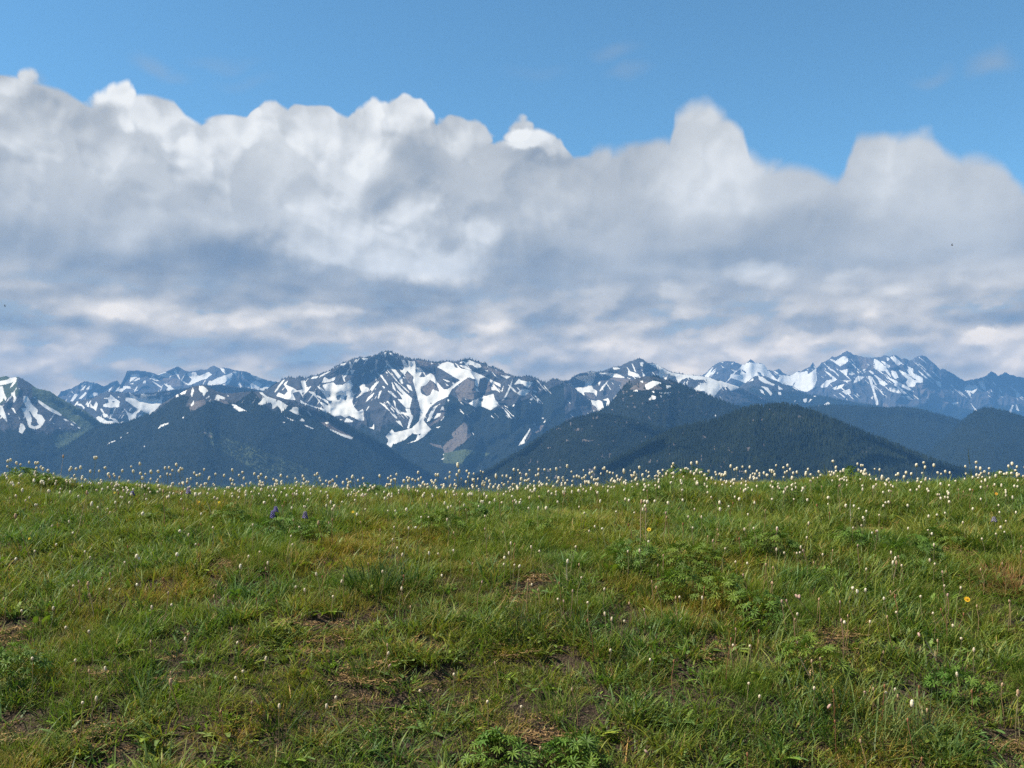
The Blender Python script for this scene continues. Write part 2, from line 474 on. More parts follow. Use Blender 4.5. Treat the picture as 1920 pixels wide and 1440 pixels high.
SN = {}
HO = {}
SC = {}
SN['left'] = [tr(T1, p) for p in [
 [(0,205),(80,195),(110,172),(170,160),(195,175),(150,215),(90,235),(0,255),(-60,260),(-60,200)], [(0,268),(30,265),(45,340),(75,400),(60,432),(40,390),(25,430),(0,450),(-30,440),(-30,280)],
 [(-20,480),(25,485),(55,570),(80,640),(75,662),(0,585),(-20,560)], [(125,340),(170,330),(170,370),(185,395),(160,450),(148,445),(155,390),(130,365)],
 [(268,375),(310,382),(360,470),(425,530),(415,580),(470,590),(508,650),(460,725),(400,752),(320,725),(300,640),(265,560),(238,510),(300,515),(262,430)],
 [(425,418),(460,435),(560,505),(640,545),(695,585),(680,597),(600,565),(500,505),(435,450)], [(128,508),(155,512),(185,575),(170,570)],
 [(230,685),(262,690),(285,740),(250,800),(212,780)], [(705,630),(740,635),(775,658),(740,655)], [(795,685),(835,700),(830,712),(800,700)], [(865,720),(905,735),(890,742)],
 [(380,250),(440,285),(430,292),(380,265)], [(365,385),(405,390),(390,400)], [(205,285),(232,295),(222,302)], [(585,675),(615,685),(600,690)], [(80,560),(108,575),(100,595)],
 [(660,730),(690,740),(680,745)], [(800,650),(855,685),(845,690)], [(205,590),(225,635),(218,640)]]]
HO['left'] = [tr(T1, p) for p in [[(310,520),(350,560),(370,600),(415,640),(415,680),(345,695),(358,640),(345,590)], [(345,690),(415,665),(440,700),(390,718),(350,705)]]]
SN['mid'] = [tr(T1, p) for p in [
 [(1440,300),(1470,345),(1530,385),(1575,405),(1590,350),(1700,362),(1740,355),(1760,335),(1745,400),(1800,420),(1815,350),(1830,390),(1815,470),(1865,430),(1815,500),(1790,540),(1700,600),(1600,545),(1520,500),(1410,420),(1420,395),(1470,385)],
 [(1245,360),(1290,400),(1345,435),(1340,500),(1250,505),(1165,495),(1160,475),(1225,450),(1215,410),(1160,400),(1235,390)],
 [(1390,510),(1440,560),(1490,580),(1540,540),(1530,600),(1520,650),(1600,630),(1610,640),(1500,662),(1455,660),(1440,600)],
 [(1125,515),(1150,520),(1175,570),(1215,590),(1220,615),(1165,615),(1150,560)],
 [(1080,620),(1110,600),(1150,620),(1200,655),(1290,660),(1240,625),(1300,630),(1340,680),(1385,660),(1380,680),(1320,710),(1260,690),(1180,690),(1120,665)],
 [(870,462),(910,462),(950,500),(945,530),(925,490),(870,480)], [(980,455),(1005,460),(1000,500),(980,495)], [(1020,460),(1050,500),(1080,435),(1100,465),(1080,540),(1050,515),(1015,500)],
 [(1320,375),(1360,395),(1330,390)], [(1620,640),(1660,600),(1670,620)], [(945,550),(1020,600),(990,590)], [(1860,350),(1900,330),(1920,330),(1920,380),(1885,400)]]]
HO['mid'] = [tr(T1, [(1255,435),(1280,430),(1295,442),(1270,450)])]
SC['mid'] = []
SN['far'] = [tr(T1, p) for p in [
 [(1005,375),(1060,335),(1100,345),(1100,365),(1005,390)], [(1295,315),(1345,300),(1390,265),(1460,265),(1475,290),(1420,290),(1370,328)], [(1470,290),(1565,315),(1550,318)],
 [(790,435),(840,355),(890,345),(820,435)], [(885,405),(960,330),(975,345),(920,405)], [(905,265),(960,225),(980,235),(930,265)], [(970,300),(1000,265),(1020,245),(1035,225),(1040,300)],
 [(1040,235),(1080,225),(1075,250)], [(1080,300),(1110,275),(1120,290)], [(1455,225),(1480,130),(1560,125),(1570,150),(1500,190)], [(1480,215),(1570,165),(1570,190)], [(1460,240),(1500,225),(1500,245)],
 [(1690,175),(1740,172),(1790,205),(1750,205)], [(1700,205),(1720,210),(1830,280),(1815,285)], [(1610,210),(1640,195),(1640,235),(1608,235)], [(650,350),(670,340),(680,370)], [(800,320),(820,330),(830,355)]]] + [tr(T2, p) for p in [
 [(395,290),(440,305),(500,340),(530,365),(480,365),(440,330)], [(255,262),(285,270),(385,335),(370,338)],
 [(535,130),(560,180),(590,250),(680,300),(720,250),(660,185),(760,165),(780,200),(800,210),(905,165),(945,190),(890,235),(800,265),(700,312),(640,300),(575,240),(520,160)],
 [(300,180),(370,150),(440,170),(480,190),(450,225),(380,215)], [(1035,120),(1085,130),(1095,190),(1060,160)],
 [(890,320),(910,265),(950,265),(1000,235),(1130,190),(1180,170),(1170,205),(1100,280),(940,340)], [(1110,290),(1165,205),(1160,250),(1080,350),(1035,370),(1060,310)],
 [(1180,160),(1230,165),(1215,210)], [(1285,185),(1310,210),(1310,250),(1285,220)], [(1370,172),(1400,180),(1430,230),(1480,205),(1510,245),(1470,255),(1420,235)], [(1100,390),(1170,320),(1150,370),(1110,395)],
 [(1230,285),(1260,290),(1300,360),(1330,360),(1420,265),(1480,280),(1510,305),(1460,360),(1600,305),(1610,320),(1540,375),(1460,385),(1370,385),(1300,450),(1255,410),(1250,370),(1285,370)],
 [(1590,260),(1650,265),(1640,280)], [(1670,268),(1715,272),(1690,300)], [(1625,320),(1655,345),(1630,330)], [(1140,410),(1165,390),(1150,410)]]]
HO['far'] = []
SC['far'] = [tr(T2, [(330,230),(560,240),(660,320),(500,330),(420,280)])]
SN['front'] = [tr(T2, p) for p in [
 [(800,320),(850,325),(905,375),(870,400),(850,445),(840,400),(805,380)], [(705,545),(740,480),(745,520),(720,552)], [(720,365),(745,355),(735,400),(715,455),(710,410)],
 [(575,400),(610,370),(640,375),(670,350),(640,410),(600,420)], [(435,400),(500,380),(505,410),(450,460)], [(535,395),(560,400),(570,440),(540,445)], [(865,470),(925,425),(915,445)],
 [(595,690),(655,645),(620,690)], [(335,805),(370,760),(480,728),(440,755),(390,775)], [(975,480),(1000,415),(1095,455),(1085,470),(1030,465),(1020,490)],
 [(1160,525),(1200,530),(1260,565),(1335,605),(1240,605),(1190,570)],
 [(1465,525),(1540,450),(1475,395),(1510,395),(1570,445),(1665,470),(1660,520),(1690,480),(1800,545),(1780,570),(1725,625),(1715,580),(1680,545),(1620,585),(1625,530),(1600,500),(1490,540)],
 [(1820,600),(1870,555),(1915,570),(1915,645),(1850,620)], [(690,615),(708,590),(700,615)], [(905,500),(935,470),(915,500)]]] + [tr(T3, p) for p in [
 [(255,720),(320,675),(355,690),(355,745),(385,775),(320,755)], [(455,715),(510,775),(495,778),(460,735)], [(370,835),(395,808),(430,830),(425,840)], [(425,880),(530,915),(520,930),(440,895)],
 [(200,785),(325,835),(280,832)], [(650,855),(710,850),(670,870)], [(705,920),(830,975),(970,1020),(955,1042),(870,1015),(790,980),(710,937)], [(170,845),(205,850),(190,860)]]] + [tr(T1, p) for p in [
 [(1200,930),(1240,890),(1320,870),(1250,900)], [(1350,850),(1370,820),(1360,850)], [(1420,795),(1450,780),(1435,800)], [(1615,940),(1640,935),(1625,950)]]]
HO['front'] = []
SC['front'] = [tr(T3, [(520,765),(640,810),(760,880),(975,1012),(960,1030),(830,975),(700,920),(600,850)]), tr(T2, [(700,600),(680,520),(780,490),(860,470),(880,520),(760,590)]),
               tr(T2, [(1000,480),(1100,480),(1140,530),(1080,520)]), tr(T2, [(840,830),(930,860),(950,900),(900,900)])]
SN['main'] = [tr(T3, p) for p in [
 [(190,420),(240,380),(215,430),(300,465),(345,495),(410,480),(385,385),(430,380),(450,450),(440,500),(395,520),(415,585),(365,500),(290,520),(325,600),(220,590),(110,555),(130,515),(200,545),(240,500)],
 [(565,440),(610,460),(655,500),(630,430),(700,410),(750,400),(780,430),(860,430),(940,370),(970,440),(950,480),(985,550),(960,620),(985,680),(1030,730),(1085,700),(1095,830),(1040,830),(930,775),(880,795),(830,770),(740,790),(630,720),(560,690),(375,630),(375,595),(430,635),(560,680),(655,700),(600,630),(545,560),(465,500),(530,510),(560,545),(600,560),(655,590),(700,620),(640,530)],
 [(1000,580),(1070,510),(1040,450),(1100,410),(1110,450),(1150,465),(1145,500),(1090,520),(1030,570)], [(1150,500),(1190,440),(1250,400),(1230,440)],
 [(1110,630),(1140,570),(1215,510),(1190,560)], [(1250,580),(1265,510),(1295,490),(1285,520),(1258,585)], [(1225,145),(1250,145),(1240,200),(1235,275),(1222,270)],
 [(1330,150),(1360,155),(1375,200),(1450,260),(1520,350),(1535,415),(1515,415),(1470,340),(1400,250),(1350,200)], [(1220,280),(1300,325),(1370,435),(1345,420),(1280,330)], [(1330,265),(1365,300),(1350,300)],
 [(1430,395),(1490,440),(1540,500),(1635,580),(1610,690),(1570,690),(1470,590),(1530,595),(1500,540),(1540,540),(1480,480)], [(1405,395),(1430,430),(1460,510),(1420,470)],
 [(1355,495),(1400,500),(1470,575),(1440,570)],
 [(1420,600),(1445,610),(1450,680),(1500,740),(1580,740),(1560,700),(1610,700),(1625,760),(1650,780),(1620,860),(1600,920),(1580,920),(1615,790),(1530,755),(1470,745)],
 [(1265,625),(1330,650),(1395,735),(1340,690)], [(1450,835),(1500,835),(1535,905),(1500,880)], [(1295,440),(1330,450),(1325,475)], [(1570,425),(1620,440),(1640,500),(1600,480)],
 [(820,200),(895,180),(880,205),(850,215)], [(935,165),(965,210),(960,255),(930,220)], [(1065,130),(1140,130),(1130,160),(1090,150)], [(620,405),(650,340),(700,370),(775,340),(760,380),(700,400)],
 [(490,365),(520,340),(585,330),(560,355)], [(600,325),(740,260),(720,275),(620,335)], [(940,265),(1000,260),(960,315)], [(1160,275),(1210,255),(1180,300)], [(1060,330),(1110,280),(1085,320)],
 [(1320,70),(1345,60),(1335,140)], [(1375,60),(1430,95),(1400,100)], [(845,320),(870,330),(885,400),(870,390)], [(815,820),(850,815),(845,840)], [(870,850),(900,800),(970,835),(960,850)],
 [(1140,910),(1190,905),(1205,860),(1210,930)], [(1220,345),(1235,345),(1230,380)], [(990,150),(1015,145),(1005,185)], [(1440,115),(1475,130),(1470,140)]]] + [tr(T4, p) for p in [
 [(20,150),(70,220),(110,240),(75,150),(115,155),(150,220),(155,165),(225,165),(240,230),(300,250),(305,290),(275,340),(330,345),(400,300),(440,320),(470,390),(550,480),(600,480),(700,400),(740,380),(650,330),(540,260),(475,230),(540,185),(600,170),(660,190),(680,235),(800,255),(900,285),(1000,330),(1100,380),(1190,420),(1190,455),(1110,410),(1010,345),(960,360),(930,460),(900,420),(910,370),(830,340),(760,390),(640,480),(600,560),(470,620),(400,680),(350,760),(325,830),(380,900),(410,930),(330,1010),(250,1060),(130,1095),(240,1050),(260,990),(200,975),(110,1050),(0,1095),(-20,1090),(-40,1140),(-90,1100),(-70,1050),(-100,1010),(-30,930),(0,965),(110,940),(190,920),(280,830),(290,700),(265,600),(230,460),(205,380),(215,340),(140,270),(110,320),(60,270),(100,260)],
 [(360,850),(400,740),(440,680),(515,640),(460,690),(430,760),(400,830)], [(435,820),(480,750),(530,745),(510,780)], [(510,840),(565,770),(540,820)], [(510,720),(540,670),(560,700)],
 [(530,360),(630,390),(600,400)], [(560,400),(610,440),(590,440)], [(650,400),(690,430),(660,440)], [(130,425),(180,440),(200,500),(160,480)],
 [(835,640),(880,605),(960,575),(1110,530),(1130,600),(1165,630),(1150,670),(1075,715),(1000,680),(950,660),(910,685)],
 [(720,205),(800,215),(870,265),(830,260),(760,230)], [(790,200),(840,150),(960,200),(975,225),(930,245),(870,205)], [(725,180),(770,160),(755,190)], [(1005,260),(1055,270),(1040,280)], [(1185,320),(1310,335),(1260,360)],
 [(1090,450),(1155,465),(1140,490),(1090,490)], [(1340,430),(1400,360),(1420,380),(1560,400),(1500,470),(1440,420),(1380,420)], [(1380,520),(1440,470),(1530,490),(1470,550),(1400,545)],
 [(1190,630),(1240,560),(1300,430),(1330,360),(1310,450),(1250,570)], [(1200,500),(1230,430),(1210,510)], [(1315,670),(1360,640),(1340,670)], [(1515,600),(1560,560),(1545,600)], [(1590,570),(1620,600),(1610,640)],
 [(1540,480),(1600,510),(1580,515)], [(1380,1115),(1430,1060),(1530,905),(1525,940),(1460,1060),(1460,1085),(1400,1110)], [(1540,875),(1590,865),(1590,878)], [(1650,800),(1680,800),(1670,815)], [(1670,855),(1700,820),(1690,850)],
 [(520,1270),(560,1245),(555,1265)], [(540,1205),(560,1210),(545,1220)], [(865,955),(890,980),(890,1000)], [(460,910),(515,895),(490,915)], [(400,180),(430,185),(415,195)], [(1320,470),(1340,480),(1330,500)],
 [(1225,655),(1280,685),(1260,690)], [(810,760),(850,795),(830,800)], [(590,590),(615,600),(600,620)]]]
HO['main'] = [tr(T4, p) for p in [[(290,450),(350,430),(400,370),(470,420),(500,490),(500,510),(430,480),(400,540),(360,560),(295,520)], [(450,330),(480,345),(545,440),(530,460),(470,380)],
              [(230,250),(260,255),(250,290),(235,280)], [(950,585),(1000,580),(990,620),(955,615)], [(395,630),(420,630),(410,650)], [(260,980),(300,980),(280,1000)]]] + [tr(T3, p) for p in [
              [(560,560),(620,590),(700,650),(690,665),(650,640),(600,620)], [(780,560),(840,530),(820,600),(790,600)], [(870,560),(915,545),(880,620)], [(690,520),(725,560),(705,565)], [(690,600),(735,610),(730,640),(690,640)],
              [(1010,720),(1040,680),(1060,700),(1040,730)]]]
SC['main'] = [tr(T4, p) for p in [[(640,980),(690,930),(780,850),(830,890),(860,1000),(780,1080),(680,1150),(590,1240),(560,1200),(540,1130),(600,1060),(660,1030)], [(380,1080),(520,1110),(540,1150),(430,1115)],
              [(1540,900),(1680,880),(1640,950),(1540,1000),(1460,1090),(1530,960)], [(680,500),(800,350),(900,400),(930,560),(860,600),(760,560),(740,640)], [(960,400),(1000,350),(1080,400),(1080,500),(950,520)],
              [(360,870),(480,820),(560,700),(580,720),(540,800),(400,900)], [(240,150),(480,190),(300,230)], [(290,450),(400,370),(500,490),(360,550)], [(120,290),(200,330),(200,440),(130,360)], [(860,160),(1290,320),(1180,320),(980,230)]]]
SN['centre'] = [tr(T5, p) for p in [
 [(275,410),(310,420),(340,460),(460,460),(465,390),(400,375),(350,345),(440,325),(500,330),(490,290),(540,280),(580,290),(570,360),(530,430),(550,470),(600,500),(590,560),(560,520),(450,510),(460,560),(520,600),(580,610),(620,600),(655,620),(670,680),(650,740),(735,690),(690,760),(650,768),(610,740),(590,680),(545,650),(500,690),(480,680),(470,630),(420,600),(370,600),(330,540),(330,490),(290,470)],
 [(610,297),(720,295),(830,305),(915,350),(850,350),(760,340),(720,320),(630,310)], [(620,505),(650,450),(720,385),(700,420),(650,490)], [(610,410),(640,385),(620,440)],
 [(660,600),(720,580),(740,620),(720,690),(700,660),(710,610)], [(765,600),(815,540),(815,560)], [(550,715),(590,725),(620,760),(580,750)],
 [(950,270),(1010,290),(1060,310),(1090,350),(1050,345),(945,320)], [(985,185),(1000,200),(1040,290),(1020,280)], [(1080,180),(1120,175),(1110,220),(1090,220)], [(1095,240),(1110,290),(1160,350),(1160,370),(1120,355)],
 [(1190,195),(1270,195),(1330,240),(1440,295),(1600,320),(1860,355),(1920,375),(1920,570),(1860,560),(1820,500),(1750,490),(1710,510),(1680,480),(1740,430),(1830,420),(1840,380),(1720,370),(1640,345),(1560,360),(1510,415),(1480,330),(1430,320),(1300,350),(1260,310),(1300,300),(1290,260)],
 [(215,645),(280,650),(300,690),(330,640),(340,700),(390,660),(400,680),(340,710),(290,750),(235,740),(220,710),(290,710)], [(285,760),(360,740),(330,780),(305,820)], [(120,705),(185,710),(150,715)],
 [(770,235),(830,235),(860,250),(790,260)], [(1350,350),(1380,340),(1380,370),(1360,380)], [(1560,430),(1590,380),(1575,440)], [(1600,400),(1620,380),(1610,430)], [(930,345),(990,360),(960,362)]]] + [tr(T6, p) for p in [
 [(0,370),(300,405),(400,450),(500,425),(600,440),(680,490),(600,540),(540,560),(500,510),(440,520),(400,560),(370,600),(340,620),(325,560),(310,610),(300,560),(285,610),(260,600),(250,545),(170,570),(120,540),(200,480),(150,440),(60,400),(0,430)]]]
HO['centre'] = [tr(T6, [(140,430),(270,430),(275,470),(190,470)]), tr(T6, [(420,510),(450,515),(430,545)]), tr(T5, [(405,540),(425,540),(430,555)]), tr(T5, [(465,590),(485,590),(485,605)])]
SC['centre'] = [tr(T5, [(700,350),(860,350),(1130,400),(1150,480),(960,480),(850,530),(870,400)]), tr(T5, [(500,690),(545,655),(590,690),(600,735)]), tr(T5, [(460,520),(560,530),(580,590),(510,580)])]
SN['wooded'] = [tr(T5, p) for p in [
 [(1135,430),(1230,380),(1330,410),(1270,425),(1190,475),(1150,480)], [(1360,430),(1440,445),(1380,470)], [(1005,500),(1050,480),(1055,505)], [(1175,600),(1220,545),(1265,565),(1250,590)], [(1215,500),(1240,500),(1235,525)],
 [(1305,550),(1330,550),(1325,580)], [(1295,515),(1430,515),(1400,527),(1300,524)], [(1380,540),(1415,535),(1410,550)], [(1075,385),(1115,385),(1110,405)]]] + [tr(T6, [(345,830),(380,825),(380,845)])]
HO['wooded'] = []
SC['wooded'] = [tr(T5, [(960,480),(1060,400),(1200,400),(1290,440),(1340,480),(1100,490)])]
SN['jag'] = [tr(T6, p) for p in [
 [(700,245),(760,240),(850,250),(940,260),(960,310),(1030,420),(1070,430),(1100,380),(1210,390),(1280,345),(1330,350),(1400,330),(1410,370),(1500,310),(1510,440),(1470,530),(1390,570),(1300,545),(1240,500),(1150,490),(1050,440),(900,385),(850,385),(740,440),(700,465),(530,405),(545,370),(640,380),(660,340),(650,300),(670,260)],
 [(430,270),(470,300),(450,295)], [(540,310),(590,330),(580,345)], [(430,235),(460,228),(450,245)], [(1020,335),(1060,345),(1110,390),(1080,380)], [(280,370),(340,300),(310,350)], [(380,360),(400,340),(395,365)],
 [(1645,200),(1680,200),(1720,220),(1800,170),(1860,180),(1860,230),(1790,270),(1770,280),(1710,240)], [(1545,510),(1620,440),(1680,430),(1690,390),(1740,430),(1660,470),(1620,515),(1570,525)],
 [(1780,330),(1860,310),(1840,390),(1820,370)], [(1670,530),(1740,500),(1820,480),(1790,520),(1720,545)], [(1770,440),(1900,440),(1850,455)], [(1590,290),(1615,320),(1605,320)], [(1620,290),(1680,335),(1670,335)], [(1720,290),(1750,325),(1740,325)],
 [(1470,270),(1500,300),(1490,305)]]] + [tr(T7, p) for p in [
 [(260,310),(285,285),(320,310),(290,320)], [(335,275),(365,300),(345,300)], [(395,270),(415,262),(420,290),(400,298)], [(430,210),(465,230),(450,230)], [(285,170),(320,210),(310,210)],
 [(495,165),(530,175),(610,240),(650,310),(670,350),(640,320),(560,230),(600,280),(560,280),(520,250),(500,200)], [(560,185),(600,195),(650,230),(640,265),(600,220)], [(620,150),(645,160),(635,185),(620,180)], [(670,170),(715,200),(710,220)],
 [(660,275),(710,290),(730,340),(700,360),(670,320)], [(620,340),(680,360),(780,410),(880,470),(870,480),(850,475),(760,430),(700,400)],
 [(735,270),(800,300),(840,320),(810,270),(830,260),(810,230),(870,260),(870,300),(965,350),(965,390),(900,390),(880,430),(820,430),(800,390),(820,360),(760,310)],
 [(640,440),(720,445),(760,490),(730,495),(650,470)], [(795,520),(830,515),(870,555),(820,545)], [(545,370),(600,380),(630,405),(590,425),(550,400)],
 [(440,325),(480,335),(525,415),(510,410),(475,350),(500,450),(535,560),(540,630),(525,625),(490,480),(455,370)], [(300,400),(340,330),(410,335),(370,370)], [(195,475),(270,450),(280,490),(240,505)],
 [(1080,370),(1130,385),(1140,440),(1100,420)], [(1350,455),(1390,410),(1490,430),(1440,500),(1410,480),(1420,540),(1380,480)], [(1480,380),(1540,370),(1560,470),(1530,450)], [(1410,580),(1480,660),(1460,660)],
 [(1780,670),(1810,600),(1822,605),(1795,680)], [(1835,600),(1845,590),(1875,660),(1850,650)], [(1235,580),(1310,580),(1250,605)], [(1600,440),(1640,520),(1610,480)], [(1680,430),(1720,500),(1690,470)],
 [(1595,345),(1690,370),(1640,360)], [(545,630),(600,640),(580,648)], [(470,535),(490,520),(485,550)], [(1840,500),(1870,490),(1880,530),(1850,530)], [(1590,340),(1600,330),(1660,420),(1640,410)]]]
HO['jag'] = [tr(T6, p) for p in [[(660,310),(720,350),(710,365),(665,330)], [(835,345),(880,350),(885,385),(850,370)], [(930,315),(975,330),(940,340)], [(1235,490),(1275,445),(1250,500)]]] + [tr(T7, p) for p in [[(790,300),(870,345),(930,380),(880,365)], [(215,170),(230,165),(220,190)]]]
SC['jag'] = [tr(T7, [(540,620),(600,580),(650,620),(600,650)]), tr(T7, [(880,430),(960,400),(1250,560),(1220,600),(980,520)]), tr(T7, [(330,130),(480,160),(500,260),(400,300)])]
SN['spur'] = [tr(T6, p) for p in [
 [(740,455),(800,410),(790,440)], [(850,390),(900,400),(960,450),(1050,490),(1010,495),(900,460),(860,430)], [(860,500),(960,520),(1005,590),(990,610),(950,560),(900,520)], [(860,540),(900,550),(925,600),(890,580)],
 [(1075,500),(1130,540),(1080,545)], [(1075,570),(1110,575),(1105,605),(1080,600)], [(840,700),(850,670),(885,665),(880,695)], [(1225,545),(1260,560),(1235,560)], [(1455,595),(1505,620),(1480,625)],
 [(1360,650),(1400,640),(1390,690),(1360,680)], [(1410,690),(1440,645),(1455,655)], [(1590,710),(1640,680),(1655,700),(1610,725)], [(1245,690),(1270,660),(1275,670)], [(1265,740),(1290,700),(1290,735)], [(1520,730),(1540,715),(1530,735)], [(520,655),(535,655),(530,672)]]]
HO['spur'] = []
SC['spur'] = []

